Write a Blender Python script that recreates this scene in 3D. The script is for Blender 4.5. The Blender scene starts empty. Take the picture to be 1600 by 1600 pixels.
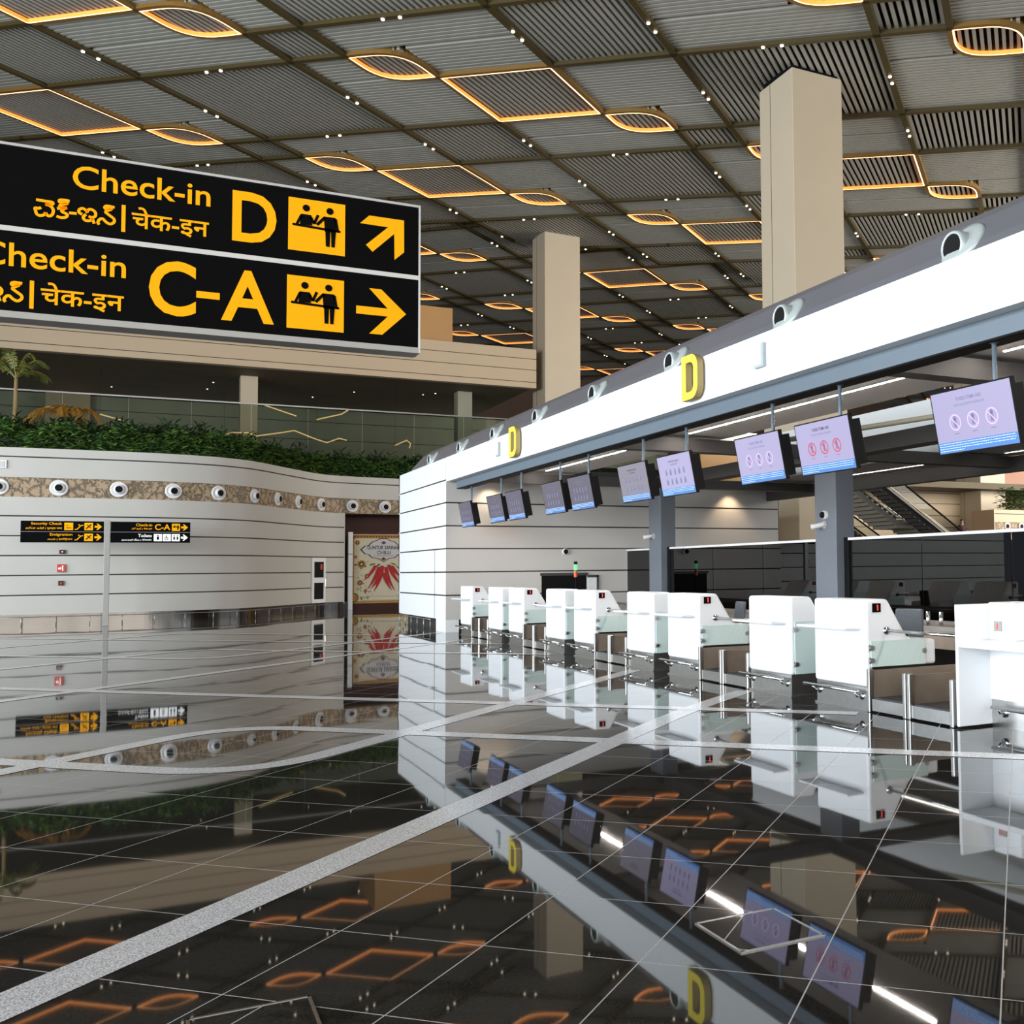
import bpy, math, random
import numpy as np
from mathutils import Vector, Matrix
random.seed(7)
R = math.radians
SC = bpy.context.scene
COL = SC.collection

# ------------------------------------------------------------------ camera
cam_d = bpy.data.cameras.new('camera'); cam = bpy.data.objects.new('camera', cam_d); COL.objects.link(cam)
F, CX, CY = 1624.879, 1110.0, 800.0
PITCH, ROLL, AZ = 0.05472, -0.01101, -0.49655
def cam_axes():
    cp, sp, cr, sr = math.cos(PITCH), math.sin(PITCH), math.cos(ROLL), math.sin(ROLL)
    base = Matrix(((1, 0, 0), (0, 0, -1), (0, 1, 0)))
    rx = Matrix(((1, 0, 0), (0, cp, sp), (0, -sp, cp)))
    rz = Matrix(((cr, -sr, 0), (sr, cr, 0), (0, 0, 1)))
    m = rz @ rx @ base
    q = Matrix(((math.cos(AZ), -math.sin(AZ), 0), (math.sin(AZ), math.cos(AZ), 0), (0, 0, 1)))
    return m @ q.transposed()
_C = cam_axes()
_r, _u, _b = Vector(_C[0]), -Vector(_C[1]), -Vector(_C[2])
cam.matrix_world = Matrix(((_r.x, _u.x, _b.x, 0), (_r.y, _u.y, _b.y, 0), (_r.z, _u.z, _b.z, 1.6), (0, 0, 0, 1)))
cam_d.sensor_width = 36; cam_d.sensor_fit = 'HORIZONTAL'
cam_d.lens = F * 36 / 1600
cam_d.shift_x = -(CX - 800) / 1600
cam_d.shift_y = (CY - 800) / 1600
cam_d.clip_end = 500
SC.camera = cam

def project(p):
    d = _C @ (Vector(p) - Vector((0, 0, 1.6)))
    if d.z < .1: return None
    return CX + F * d.x / d.z, CY + F * d.y / d.z

# ------------------------------------------------------------------ world, light, exposure
SC.view_settings.view_transform = 'Standard'; SC.view_settings.look = 'None'
SC.view_settings.gamma = 1; SC.view_settings.use_curve_mapping = False
SC.view_settings.exposure = 0.0
w = bpy.data.worlds.new('sky'); SC.world = w; w.use_nodes = True
w.node_tree.nodes['Background'].inputs[0].default_value = (.75, .85, 1, 1)
w.node_tree.nodes['Background'].inputs[1].default_value = .35
def area(name, loc, target, sx, sy, power, col):
    l = bpy.data.lights.new(name, 'AREA'); l.shape = 'RECTANGLE'; l.size = sx; l.size_y = sy; l.energy = power; l.color = col
    o = bpy.data.objects.new(name, l); COL.objects.link(o); o.location = loc
    o.rotation_euler = (Vector(target) - Vector(loc)).to_track_quat('-Z', 'Y').to_euler()
    return o
# daylight through the glazed entrance front (left of the view) and through the glazing behind the camera
area('daylight_front', (-26, 8, 7.0), (10, 8, 5.0), 56, 13, 28000, (.88, .95, 1))
area('daylight_rear', (6, -24, 7.5), (6, 20, 6.0), 44, 14, 6000, (1, .95, .88))
area('fill_far', (58, 26, 11), (38, 54, 4), 34, 10, 17000, (1, .93, .84))  # unseen warm fill added to brighten the beige walls at far right

# ------------------------------------------------------------------ materials
def mat(name, col, rough=.5, metal=0, noise=0, nscale=8, bump=0, emit=None, estr=0, spec=.5, coat=0):
    m = bpy.data.materials.new(name); m.use_nodes = True
    nt = m.node_tree; b = nt.nodes['Principled BSDF']
    b.inputs['Base Color'].default_value = (*col, 1); b.inputs['Roughness'].default_value = rough
    b.inputs['Metallic'].default_value = metal; b.inputs['Specular IOR Level'].default_value = spec
    if coat: b.inputs['Coat Weight'].default_value = coat; b.inputs['Coat Roughness'].default_value = .05
    if noise or bump:
        tc = nt.nodes.new('ShaderNodeTexCoord'); n = nt.nodes.new('ShaderNodeTexNoise')
        n.inputs['Scale'].default_value = nscale; n.inputs['Detail'].default_value = 4
        nt.links.new(tc.outputs['Object'], n.inputs['Vector'])
        if noise:
            mx = nt.nodes.new('ShaderNodeMix'); mx.data_type = 'RGBA'
            mx.inputs[6].default_value = (*[c * (1 - noise) for c in col], 1); mx.inputs[7].default_value = (*[min(1, c * (1 + noise)) for c in col], 1)
            nt.links.new(n.outputs['Fac'], mx.inputs[0]); nt.links.new(mx.outputs[2], b.inputs['Base Color'])
        if bump:
            bp = nt.nodes.new('ShaderNodeBump'); bp.inputs['Strength'].default_value = bump; bp.inputs['Distance'].default_value = .02
            nt.links.new(n.outputs['Fac'], bp.inputs['Height']); nt.links.new(bp.outputs[0], b.inputs['Normal'])
    if emit:
        b.inputs['Emission Color'].default_value = (*emit, 1); b.inputs['Emission Strength'].default_value = estr
    return m
M = {}
M['white'] = mat('white_panel', (.80, .82, .83), .45, noise=.015, nscale=2)
M['desk_white'] = mat('desk_laminate', (.84, .86, .88), .35, noise=.012, nscale=3)
M['wall'] = mat('wall_cladding', (.52, .505, .47), .6, noise=.05, nscale=.7)
M['island_wall'] = mat('island_cladding', (.56, .545, .52), .55, noise=.03, nscale=.8)
M['groove'] = mat('groove_shadow_gap', (.03, .028, .025), .7, noise=.1)
M['beige'] = mat('beige_cladding', (.56, .44, .30), .55, noise=.05, nscale=.6)
M['column'] = mat('column_cladding', (.60, .51, .375), .5, noise=.04, nscale=.8)
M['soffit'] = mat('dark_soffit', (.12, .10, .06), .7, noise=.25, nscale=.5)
M['slat'] = mat('ceiling_slat', (.40, .39, .345), .6, noise=.06, nscale=1.5)
M['backing'] = mat('ceiling_void', (.012, .011, .010), .9, noise=.2)
M['gridbeam'] = mat('ceiling_grid_beam', (.07, .050, .014), .5, noise=.15, nscale=1)
M['goldbeam'] = mat('gold_lit_channel', (.24, .13, .03), .45, noise=.1, nscale=2)
M['led'] = mat('led_strip', (1, .7, .5), .5, emit=(1, .46, .22), estr=4.6, noise=.02)
M['ledside'] = mat('led_washed_lip', (.9, .4, .1), .5, emit=(1, .265, .03), estr=1.12, noise=.02)  # orange wash of the LED on the inner lip, put in as emission
M['spot'] = mat('downlight_lens', (1, .9, .8), .4, emit=(1, .86, .66), estr=4, noise=.02)
M['spotring'] = mat('downlight_trim', (.12, .10, .06), .4, noise=.1)
M['black'] = mat('matt_black', (.006, .006, .0065), .6, noise=.2, spec=.12)
M['blackgloss'] = mat('black_sign_face', (.003, .003, .0035), .6, noise=.2, spec=.04)
M['charcoal'] = mat('charcoal_steel', (.05, .047, .045), .5, noise=.12, nscale=3)
M['bluegrey'] = mat('blue_grey_steel', (.125, .16, .195), .45, noise=.05, nscale=2)
M['hood'] = mat('grey_hood', (.13, .13, .145), .38, noise=.12, nscale=1.2, spec=.4)
M['greycolumn'] = mat('grey_column_paint', (.135, .155, .185), .5, noise=.05)
M['soffitgrey'] = mat('canopy_soffit', (.82, .80, .77), .6, noise=.05, nscale=1)
M['steel'] = mat('brushed_steel', (.55, .55, .54), .28, 1, noise=.12, nscale=14)
M['darksteel'] = mat('brown_steel_guard', (.36, .295, .235), .42, .6, noise=.25, nscale=4)
M['chrome'] = mat('chrome', (.66, .66, .66), .2, 1, noise=.03)
M['mirrorsteel'] = mat('polished_skirting', (.20, .185, .17), .12, 1, noise=.15, nscale=2)
M['rubber'] = mat('belt_rubber', (.02, .02, .021), .6, noise=.25, nscale=20)
M['yellow'] = mat('sign_yellow', (.80, .36, .003), .5, emit=(1, .42, .0), estr=.30, noise=.02, spec=.08)
M['signwhite'] = mat('sign_white', (.85, .85, .85), .5, emit=(1, 1, 1), estr=.35, noise=.02)
M['letter'] = mat('letter_yellow', (.86, .68, .07), .45, noise=.04)
M['letterside'] = mat('letter_return', (.40, .30, .12), .5, noise=.06)
M['alu'] = mat('aluminium_edge', (.46, .46, .46), .35, .6, noise=.06)
M['jetmetal'] = mat('pale_jet_metal', (.50, .55, .54), .35, .25, noise=.08)
M['signgrey'] = mat('sign_post_grey', (.36, .35, .33), .45, .3, noise=.06)
M['frost'] = mat('frosted_glass', (.62, .76, .73), .4, noise=.05, nscale=2, spec=.6)
M['froststripe'] = mat('frosted_stripe', (.70, .80, .78), .4, noise=.04)
M['red'] = mat('red_led', (.7, .02, .02), .5, emit=(1, .05, .04), estr=1.6, noise=.02)
M['firered'] = mat('fire_red', (.55, .05, .03), .45, noise=.08)
M['maroon'] = mat('maroon_panel', (.045, .008, .004), .5, noise=.3, nscale=5)
M['leaf1'] = mat('leaf_green', (.055, .13, .028), .5, noise=.5, nscale=3)
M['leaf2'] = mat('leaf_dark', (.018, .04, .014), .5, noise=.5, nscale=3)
M['leaf3'] = mat('leaf_lime', (.14, .22, .03), .5, noise=.4, nscale=3)
M['palm'] = mat('palm_olive', (.19, .17, .03), .5, noise=.4, nscale=4)
M['palmorange'] = mat('palm_orange', (.38, .17, .02), .5, noise=.4, nscale=4)
M['trunk'] = mat('palm_trunk', (.32, .22, .10), .7, noise=.3, nscale=10)
M['soil'] = mat('planter_soil', (.02, .015, .01), .9, noise=.3)
M['backwall'] = mat('upper_level_wall', (.34, .34, .26), .5, noise=.2, nscale=.5)
M['brownwall'] = mat('far_brown_wall', (.12, .075, .05), .6, noise=.2, nscale=.4)
M['cream'] = mat('cream_paint', (.60, .55, .40), .5, noise=.06)
M['chairgrey'] = mat('chair_fabric', (.10, .11, .125), .8, noise=.2, nscale=30)
M['lav'] = mat('screen_lavender', (.04, .04, .05), .25, emit=(.50, .46, .74), estr=.92, noise=.02, nscale=1)
M['lavdim'] = mat('screen_dim', (.04, .04, .05), .25, emit=(.40, .37, .46), estr=.62, noise=.02, nscale=1)
M['lavdark'] = mat('screen_dark', (.04, .04, .05), .25, emit=(.24, .21, .30), estr=.42, noise=.02, nscale=1)
M['scrblue'] = mat('screen_blue', (.05, .12, .3), .25, emit=(.07, .19, .45), estr=.8, noise=.02, nscale=1)
M['scrbluedim'] = mat('screen_blue_dim', (.05, .12, .3), .25, emit=(.10, .19, .36), estr=.6, noise=.02, nscale=1)
M['scrpale'] = mat('screen_pale_text', (.4, .5, .7), .3, emit=(.42, .55, .85), estr=.8, noise=.02)
M['scrdark'] = mat('screen_ink', (.03, .03, .05), .3, noise=.1)
M['scrgrey'] = mat('screen_grey_ink', (.12, .12, .18), .3, emit=(.10, .10, .22), estr=.8, noise=.05)
M['scrred'] = mat('screen_red_ring', (.4, .03, .05), .3, emit=(.42, .04, .08), estr=.7, noise=.05)
M['scrpink'] = mat('screen_faded_ring', (.4, .3, .4), .3, emit=(.42, .26, .48), estr=.85, noise=.05)
M['lightstrip'] = mat('strip_light', (1, .95, .9), .5, emit=(1, .90, .82), estr=190, noise=.02)
M['plastic'] = mat('white_plastic', (.75, .75, .76), .35, noise=.03)
M['green'] = mat('green_lamp', (.05, .5, .15), .4, emit=(.1, 1, .3), estr=1.2, noise=.02)
M['orange'] = mat('orange_lamp', (.6, .12, .03), .4, noise=.05)
M['skin'] = mat('skin', (.28, .16, .10), .6, noise=.08)
M['shirt'] = mat('dark_red_top', (.03, .003, .005), .8, noise=.2)
M['orangewall'] = mat('warm_wood_panel', (.50, .28, .11), .5, noise=.1, nscale=.8)
M['brickpink'] = mat('pinkish_cladding', (.48, .27, .19), .6, noise=.1, nscale=1)
M['mpaper'] = mat('mural_cream', (.62, .56, .42), .6, noise=.1, nscale=6)
M['mred'] = mat('mural_chilli_red', (.40, .02, .02), .5, noise=.35, nscale=12)
M['mgreen'] = mat('mural_leaf', (.10, .15, .03), .5, noise=.3, nscale=10)
M['mbrown'] = mat('mural_brown', (.16, .05, .015), .5, noise=.3, nscale=10)
M['mgold'] = mat('mural_gold', (.42, .22, .04), .5, noise=.3, nscale=10)
M['mink'] = mat('mural_ink', (.03, .022, .02), .5, noise=.2)
M['mgrey'] = mat('mural_label_grey', (.58, .56, .56), .5, noise=.06)
M['bouncefloor'] = mat('matt_bounce_floor', (.68, .60, .54), .7, noise=.08, nscale=3)
M['bracketshade'] = mat('bracket_shade_grey', (.42, .46, .48), .5, noise=.05)  # white bracket, its shaded tone put into the colour
M['stone'] = mat('stair_stone', (.26, .24, .20), .6, noise=.15)
M['beltbrown'] = mat('brown_belt', (.30, .24, .20), .55, noise=.2, nscale=10)
M['ribbon'] = mat('golden_reflection', (.9, .6, .3), .4, emit=(1, .62, .28), estr=1.1, noise=.03)  # glow standing in for golden reflections in the glass
M['blue'] = mat('blue_toy', (.06, .05, .35), .5, noise=.1)

def glassmat(name, tint, gl=.9):
    m = bpy.data.materials.new(name); m.use_nodes = True; nt = m.node_tree; nt.nodes.clear()
    out = nt.nodes.new('ShaderNodeOutputMaterial'); mix = nt.nodes.new('ShaderNodeMixShader')
    tr = nt.nodes.new('ShaderNodeBsdfTransparent'); g = nt.nodes.new('ShaderNodeBsdfGlossy'); fr = nt.nodes.new('ShaderNodeFresnel')
    n = nt.nodes.new('ShaderNodeTexNoise'); n.inputs['Scale'].default_value = .6
    mx = nt.nodes.new('ShaderNodeMix'); mx.data_type = 'RGBA'
    mx.inputs[6].default_value = (*[t * .94 for t in tint], 1); mx.inputs[7].default_value = (*tint, 1)
    nt.links.new(n.outputs['Fac'], mx.inputs[0]); nt.links.new(mx.outputs[2], tr.inputs[0])
    fr.inputs[0].default_value = 1.55; g.inputs['Roughness'].default_value = 0; g.inputs[0].default_value = (gl, gl, gl, 1)
    nt.links.new(fr.outputs[0], mix.inputs[0]); nt.links.new(tr.outputs[0], mix.inputs[1]); nt.links.new(g.outputs[0], mix.inputs[2])
    nt.links.new(mix.outputs[0], out.inputs[0]); return m
M['darkglass'] = glassmat('tinted_glass', (.17, .19, .18))
M['clearglass'] = glassmat('balustrade_glass', (.66, .70, .64))
M['escglass'] = glassmat('escalator_glass', (.62, .66, .62), .25)

def floor_mat():
    m = bpy.data.materials.new('polished_black_granite'); m.use_nodes = True; nt = m.node_tree; L = nt.links; N = nt.nodes.new
    b = nt.nodes['Principled BSDF']; tc = N('ShaderNodeTexCoord'); sp = N('ShaderNodeSeparateXYZ'); L.new(tc.outputs['Object'], sp.inputs[0])
    def mth(op, a, c):
        n = N('ShaderNodeMath'); n.operation = op
        for k, v in enumerate((a, c)):
            if v is None: continue
            if isinstance(v, (int, float)): n.inputs[k].default_value = v
            else: L.new(v, n.inputs[k])
        return n.outputs[0]
    s = 2 ** -.5
    A = mth('MULTIPLY', mth('SUBTRACT', sp.outputs[0], sp.outputs[1]), s); B = mth('MULTIPLY', mth('ADD', sp.outputs[0], sp.outputs[1]), s)
    ta = mth('DIVIDE', mth('ADD', A, .11), .7125); tb = mth('DIVIDE', mth('ADD', B, -4.80), .7225)
    def edge(t, pitch):
        f = mth('FRACT', t, None); d = mth('MINIMUM', f, mth('SUBTRACT', 1, f)); return mth('LESS_THAN', d, .003 / pitch)
    joint = mth('MAXIMUM', edge(ta, .7125), edge(tb, .7225))
    no = N('ShaderNodeTexNoise'); no.inputs['Scale'].default_value = 90; no.inputs['Detail'].default_value = 3; L.new(tc.outputs['Object'], no.inputs['Vector'])
    cr = N('ShaderNodeValToRGB'); cr.color_ramp.elements[0].position = .35; cr.color_ramp.elements[0].color = (.010, .009, .008, 1)
    cr.color_ramp.elements[1].position = .78; cr.color_ramp.elements[1].color = (.040, .036, .031, 1); L.new(no.outputs['Fac'], cr.inputs[0])
    mx = N('ShaderNodeMix'); mx.data_type = 'RGBA'; L.new(joint, mx.inputs[0]); L.new(cr.outputs[0], mx.inputs[6]); mx.inputs[7].default_value = (.44, .42, .40, 1)
    L.new(mx.outputs[2], b.inputs['Base Color'])
    mr = N('ShaderNodeMix'); mr.data_type = 'FLOAT'; L.new(joint, mr.inputs[0]); mr.inputs[2].default_value = .025; mr.inputs[3].default_value = .5
    L.new(mr.outputs[0], b.inputs['Roughness'])
    # every slab is laid a hair out of level
    cb = N('ShaderNodeCombineXYZ'); L.new(mth('FLOOR', ta, None), cb.inputs[0]); L.new(mth('FLOOR', tb, None), cb.inputs[1])
    wn = N('ShaderNodeTexWhiteNoise'); wn.noise_dimensions = '2D'; L.new(cb.outputs[0], wn.inputs['Vector'])
    v = N('ShaderNodeVectorMath'); v.operation = 'MULTIPLY_ADD'; L.new(wn.outputs['Color'], v.inputs[0]); v.inputs[1].default_value = (.0022, .0022, 0); v.inputs[2].default_value = (-.0011, -.0011, 1)
    vn = N('ShaderNodeVectorMath'); vn.operation = 'NORMALIZE'; L.new(v.outputs[0], vn.inputs[0]); L.new(vn.outputs[0], b.inputs['Normal'])
    b.inputs['IOR'].default_value = 1.52
    return m
M['floor'] = floor_mat()
def terrazzo():
    m = mat('pale_granite_band', (.42, .42, .42), .14, spec=.3); nt = m.node_tree; b = nt.nodes['Principled BSDF']
    tc = nt.nodes.new('ShaderNodeTexCoord'); n = nt.nodes.new('ShaderNodeTexNoise'); n.inputs['Scale'].default_value = 130; n.inputs['Detail'].default_value = 2
    cr = nt.nodes.new('ShaderNodeValToRGB'); cr.color_ramp.elements[0].position = .38; cr.color_ramp.elements[0].color = (.34, .34, .345, 1)
    cr.color_ramp.elements[1].position = .62; cr.color_ramp.elements[1].color = (.78, .78, .79, 1)
    nt.links.new(tc.outputs['Object'], n.inputs['Vector']); nt.links.new(n.outputs['Fac'], cr.inputs[0]); nt.links.new(cr.outputs[0], b.inputs['Base Color']); return m
M['band'] = terrazzo()
def frieze_mat():
    m = mat('carved_frieze', (.3, .2, .1), .6); nt = m.node_tree; b = nt.nodes['Principled BSDF']; L = nt.links; N = nt.nodes.new
    tc = N('ShaderNodeTexCoord'); mp = N('ShaderNodeMapping'); mp.inputs['Scale'].default_value = (1, 1, .8); L.new(tc.outputs['Object'], mp.inputs[0])
    vo = N('ShaderNodeTexVoronoi'); vo.feature = 'DISTANCE_TO_EDGE'; vo.inputs['Scale'].default_value = 4.2; L.new(mp.outputs[0], vo.inputs['Vector'])
    no = N('ShaderNodeTexNoise'); no.inputs['Scale'].default_value = 7; no.inputs['Detail'].default_value = 2; no.inputs['Distortion'].default_value = 2.5; L.new(mp.outputs[0], no.inputs['Vector'])
    ad = N('ShaderNodeMath'); ad.operation = 'MULTIPLY_ADD'; L.new(vo.outputs['Distance'], ad.inputs[0]); ad.inputs[1].default_value = .9; L.new(no.outputs['Fac'], ad.inputs[2])
    cr = N('ShaderNodeValToRGB'); cr.color_ramp.elements[0].position = .56; cr.color_ramp.elements[0].color = (.14, .11, .07, 1)
    cr.color_ramp.elements[1].position = .66; cr.color_ramp.elements[1].color = (.42, .30, .19, 1); L.new(ad.outputs[0], cr.inputs[0]); L.new(cr.outputs[0], b.inputs['Base Color'])
    bp = N('ShaderNodeBump'); bp.inputs['Strength'].default_value = .6; L.new(ad.outputs[0], bp.inputs['Height']); L.new(bp.outputs[0], b.inputs['Normal'])
    return m
M['frieze'] = frieze_mat()

# ------------------------------------------------------------------ mesh helpers
class MB:
    def __init__(s): s.v = []; s.f = []; s.m = []
    def add(s, vs, fs, mi=0):
        o = len(s.v); s.v += [tuple(v) for v in vs]
        for f in fs: s.f.append([o + i for i in f]); s.m.append(mi)
        return s
    def box(s, x0, x1, y0, y1, z0, z1, mi=0):
        vs = [(x, y, z) for z in (z0, z1) for y in (y0, y1) for x in (x0, x1)]
        return s.add(vs, [(0, 2, 3, 1), (4, 5, 7, 6), (0, 1, 5, 4), (2, 6, 7, 3), (0, 4, 6, 2), (1, 3, 7, 5)], mi)
    def bar(s, a, b, w, h, mi=0, up=(0, 0, 1)):
        a, b = Vector(a), Vector(b); d = (b - a).normalized(); up = Vector(up)
        r = d.cross(up).normalized() * (w / 2); u = r.cross(d).normalized() * (h / 2)
        vs = [p + i * r + j * u for p in (a, b) for j in (-1, 1) for i in (-1, 1)]
        return s.add(vs, [(0, 1, 3, 2), (4, 6, 7, 5), (0, 4, 5, 1), (2, 3, 7, 6), (0, 2, 6, 4), (1, 5, 7, 3)], mi)
    def tube(s, pts, r, n=10, mi=0, caps=True):
        pts = [Vector(p) for p in pts]; k = len(pts); vs = []; prev = None
        for i, p in enumerate(pts):
            d = (pts[min(i + 1, k - 1)] - pts[max(i - 1, 0)]).normalized()
            a = prev if prev is not None else (Vector((0, 0, 1)) if abs(d.z) < .9 else Vector((1, 0, 0)))
            e1 = (a - d * a.dot(d)).normalized(); e2 = d.cross(e1); prev = e1
            rr = r[i] if isinstance(r, (list, tuple)) else r
            vs += [p + (e1 * math.cos(2 * math.pi * j / n) + e2 * math.sin(2 * math.pi * j / n)) * rr for j in range(n)]
        fs = [(i * n + j, i * n + (j + 1) % n, (i + 1) * n + (j + 1) % n, (i + 1) * n + j) for i in range(k - 1) for j in range(n)]
        if caps: fs += [tuple(range(n))[::-1], tuple((k - 1) * n + j for j in range(n))]
        return s.add(vs, fs, mi)
    def lathe(s, c, axis, prof, n=24, mi=0, close=False):
        c = Vector(c); d = Vector(axis).normalized(); a = Vector((0, 0, 1)) if abs(d.z) < .9 else Vector((1, 0, 0))
        e1 = (a - d * a.dot(d)).normalized(); e2 = d.cross(e1)
        vs = []
        for r, h in prof: vs += [c + d * h + (e1 * math.cos(2 * math.pi * j / n) + e2 * math.sin(2 * math.pi * j / n)) * r for j in range(n)]
        k = len(prof); fs = [(i * n + j, i * n + (j + 1) % n, (i + 1) * n + (j + 1) % n, (i + 1) * n + j) for i in range(k - 1) for j in range(n)]
        if close: fs.append(tuple((k - 1) * n + j for j in range(n)))
        return s.add(vs, fs, mi)
    def prism(s, poly, fn, d0, d1, mi=0):
        """poly: 2D outline, fn(u, v, d) -> point"""
        n = len(poly); vs = [fn(u, v, d0) for u, v in poly] + [fn(u, v, d1) for u, v in poly]
        fs = [tuple(range(n))[::-1], tuple(range(n, 2 * n))] + [(i, (i + 1) % n, n + (i + 1) % n, n + i) for i in range(n)]
        return s.add(vs, fs, mi)
    def build(s, name, mats, parent=None, smooth=False, bevel=0):
        me = bpy.data.meshes.new(name); me.from_pydata(s.v, [], s.f)
        for m in (mats if isinstance(mats, (list, tuple)) else [mats]): me.materials.append(m if not isinstance(m, str) else M[m])
        me.polygons.foreach_set('material_index', s.m)
        if smooth: me.polygons.foreach_set('use_smooth', [True] * len(s.f))
        me.update()
        o = bpy.data.objects.new(name, me); COL.objects.link(o)
        if parent: o.parent = parent
        if bevel:
            bv = o.modifiers.new('bevel', 'BEVEL'); bv.width = bevel; bv.segments = 3; bv.limit_method = 'ANGLE'; bv.angle_limit = R(40)
        return o
def flip(o):
    pass
def tag(o, label=None, cat=None, group=None, kind=None):
    if label: o['label'] = label
    if cat: o['category'] = cat
    if group: o['group'] = group
    if kind: o['kind'] = kind
    return o
def empty(name, loc, label, cat, group=None, rz=0):
    o = bpy.data.objects.new(name, None); COL.objects.link(o); o.location = loc; o.rotation_euler = (0, 0, rz); o.empty_display_size = .1
    return tag(o, label, cat, group)
def struct(o, label=None, cat=None):
    return tag(o, label, cat, kind='structure')
def copy_tree(o, parent=None):
    c = o.copy(); COL.objects.link(c)
    if parent: c.parent = parent
    for ch in list(o.children): copy_tree(ch, c)
    return c
_texts = {}
def text_mesh(body, size, bold=0, extrude=0, align='LEFT'):
    key = (body, size, bold, extrude, align)
    if key in _texts: return _texts[key]
    cu = bpy.data.curves.new('lettering', 'FONT'); cu.body = body; cu.size = size; cu.offset = bold; cu.extrude = extrude; cu.align_x = align; cu.resolution_u = 4
    o = bpy.data.objects.new('lettering', cu); COL.objects.link(o)
    bpy.context.view_layer.update(); dg = bpy.context.evaluated_depsgraph_get()
    me = bpy.data.meshes.new_from_object(o.evaluated_get(dg)); bpy.data.objects.remove(o); bpy.data.curves.remove(cu)
    _texts[key] = me; return me
def text_into(mb, body, fn, h=None, width=None, x=0, z=0, align='LEFT', bold=0, mi=0, capref='H'):
    """lay text in a plane; fn(u, v) -> 3D point; h = letter height, width = forced total width"""
    me = text_mesh(body, 1.0, bold)
    vs = [v.co for v in me.vertices]
    if not vs: return
    x0, x1 = min(v.x for v in vs), max(v.x for v in vs); z0, z1 = min(v.y for v in vs), max(v.y for v in vs)
    sz = h / (z1 - z0) if h else width / (x1 - x0)
    sx = width / (x1 - x0) if width else sz
    off = {'LEFT': 0, 'RIGHT': -(x1 - x0) * sx, 'CENTER': -(x1 - x0) * sx / 2}[align]
    mb.add([fn(x + off + (v.x - x0) * sx, z + (v.y - z0) * sz) for v in vs], [tuple(p.vertices) for p in me.polygons], mi)
def disc(mb, fn, cx, cz, r, mi=0, n=20, r2=None):
    if r2 is None: mb.add([fn(cx + r * math.cos(2 * math.pi * k / n), cz + r * math.sin(2 * math.pi * k / n)) for k in range(n)], [tuple(range(n))], mi)
    else:
        vs = [fn(cx + q * math.cos(2 * math.pi * k / n), cz + q * math.sin(2 * math.pi * k / n)) for q in (r, r2) for k in range(n)]
        mb.add(vs, [(k, (k + 1) % n, n + (k + 1) % n, n + k) for k in range(n)], mi)
def poly(mb, fn, pts, mi=0): mb.add([fn(u, v) for u, v in pts], [tuple(range(len(pts)))], mi)
def rect(mb, fn, u0, u1, v0, v1, mi=0): poly(mb, fn, [(u0, v0), (u1, v0), (u1, v1), (u0, v1)], mi)
def seg(mb, fn, a, b, wd, mi=0):
    d = Vector((b[0] - a[0], b[1] - a[1])); d.normalize(); n = Vector((-d.y, d.x)) * wd / 2
    poly(mb, fn, [(a[0] + n.x, a[1] + n.y), (a[0] - n.x, a[1] - n.y), (b[0] - n.x, b[1] - n.y), (b[0] + n.x, b[1] + n.y)], mi)

# ------------------------------------------------------------------ floor
fl = MB(); fl.add([(-70, -30, 0), (110, -30, 0), (110, 150, 0), (-70, 150, 0)], [(0, 1, 2, 3)])
struct(fl.build('floor', 'floor'), 'polished black granite floor of square slabs with thin pale joints', 'floor')
def g2w(a, b): s = 2 ** -.5; return Vector(((a + b) * s, (b - a) * s, 0))
def round_path(pts, r):
    out = [Vector(pts[0])]
    for i in range(1, len(pts) - 1):
        p, q, n = Vector(pts[i - 1]), Vector(pts[i]), Vector(pts[i + 1]); d1 = (p - q).normalized(); d2 = (n - q).normalized()
        A, B = q + d1 * r, q + d2 * r
        for k in range(13): t = k / 12; out.append(A * (1 - t) ** 2 + q * 2 * t * (1 - t) + B * t * t)
    out.append(Vector(pts[-1])); return out
bands = [[(-3.68, -4), (-3.68, 11.4), (-3.5, 13.3)], [(-16, 6.97), (-5.95, 6.97), (-5.95, 15.7)], [(-8.05, 0), (-8.05, 9.18), (.5, 9.18)],
         [(-24, 11.48), (-1.75, 11.48)], [(-12.62, 4), (-12.62, 22.3)], [(-26, 16.2), (-14.75, 16.2), (-14.75, 24.4)],
         [(-16.95, 9), (-16.95, 18.3), (-8.6, 18.3)], [(-32, 20.75), (-11, 20.75)], [(-22.1, 14), (-22.1, 23.2), (-16, 23.2)]]
fb = MB()
for i, bd in enumerate(bands):
    p = [g2w(*q) for q in round_path(bd, .95)]; L_, R_ = [], []
    for k in range(len(p)):
        d = (p[min(k + 1, len(p) - 1)] - p[max(k - 1, 0)]).normalized(); n = Vector((-d.y, d.x, 0)) * .125; zz = Vector((0, 0, .002 + .0004 * i)); L_.append(p[k] + n + zz); R_.append(p[k] - n + zz)
    fb.add(L_ + R_, [(len(p) + k, len(p) + k + 1, k + 1, k) for k in range(len(p) - 1)])
struct(fb.build('trim_1', 'band'), 'pale granite bands crossing and curving over the black floor', 'floor inlay')
def floor_lid(a, b, label):
    r = empty('floor_box_lid', g2w(a, b) + Vector((0, 0, .0)), label, 'floor lid', None, 0)
    m = MB(); m.box(-.2, .2, -.2, .2, .0005, .004); m.build('lid', 'floor', r)
    m = MB()
    for s_ in (-1, 1): m.box(s_ * .205 - .006, s_ * .205 + .006, -.21, .21, .0005, .006); m.box(-.21, .21, s_ * .205 - .006, s_ * .205 + .006, .0005, .006)
    m.build('frame', 'steel', r)
floor_lid(-1.155, 4.565, 'steel edged square floor lid under the reflection of the second yellow D')
floor_lid(-2.62, 3.13, 'steel edged square floor lid cut by the bottom edge of the photo')

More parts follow.
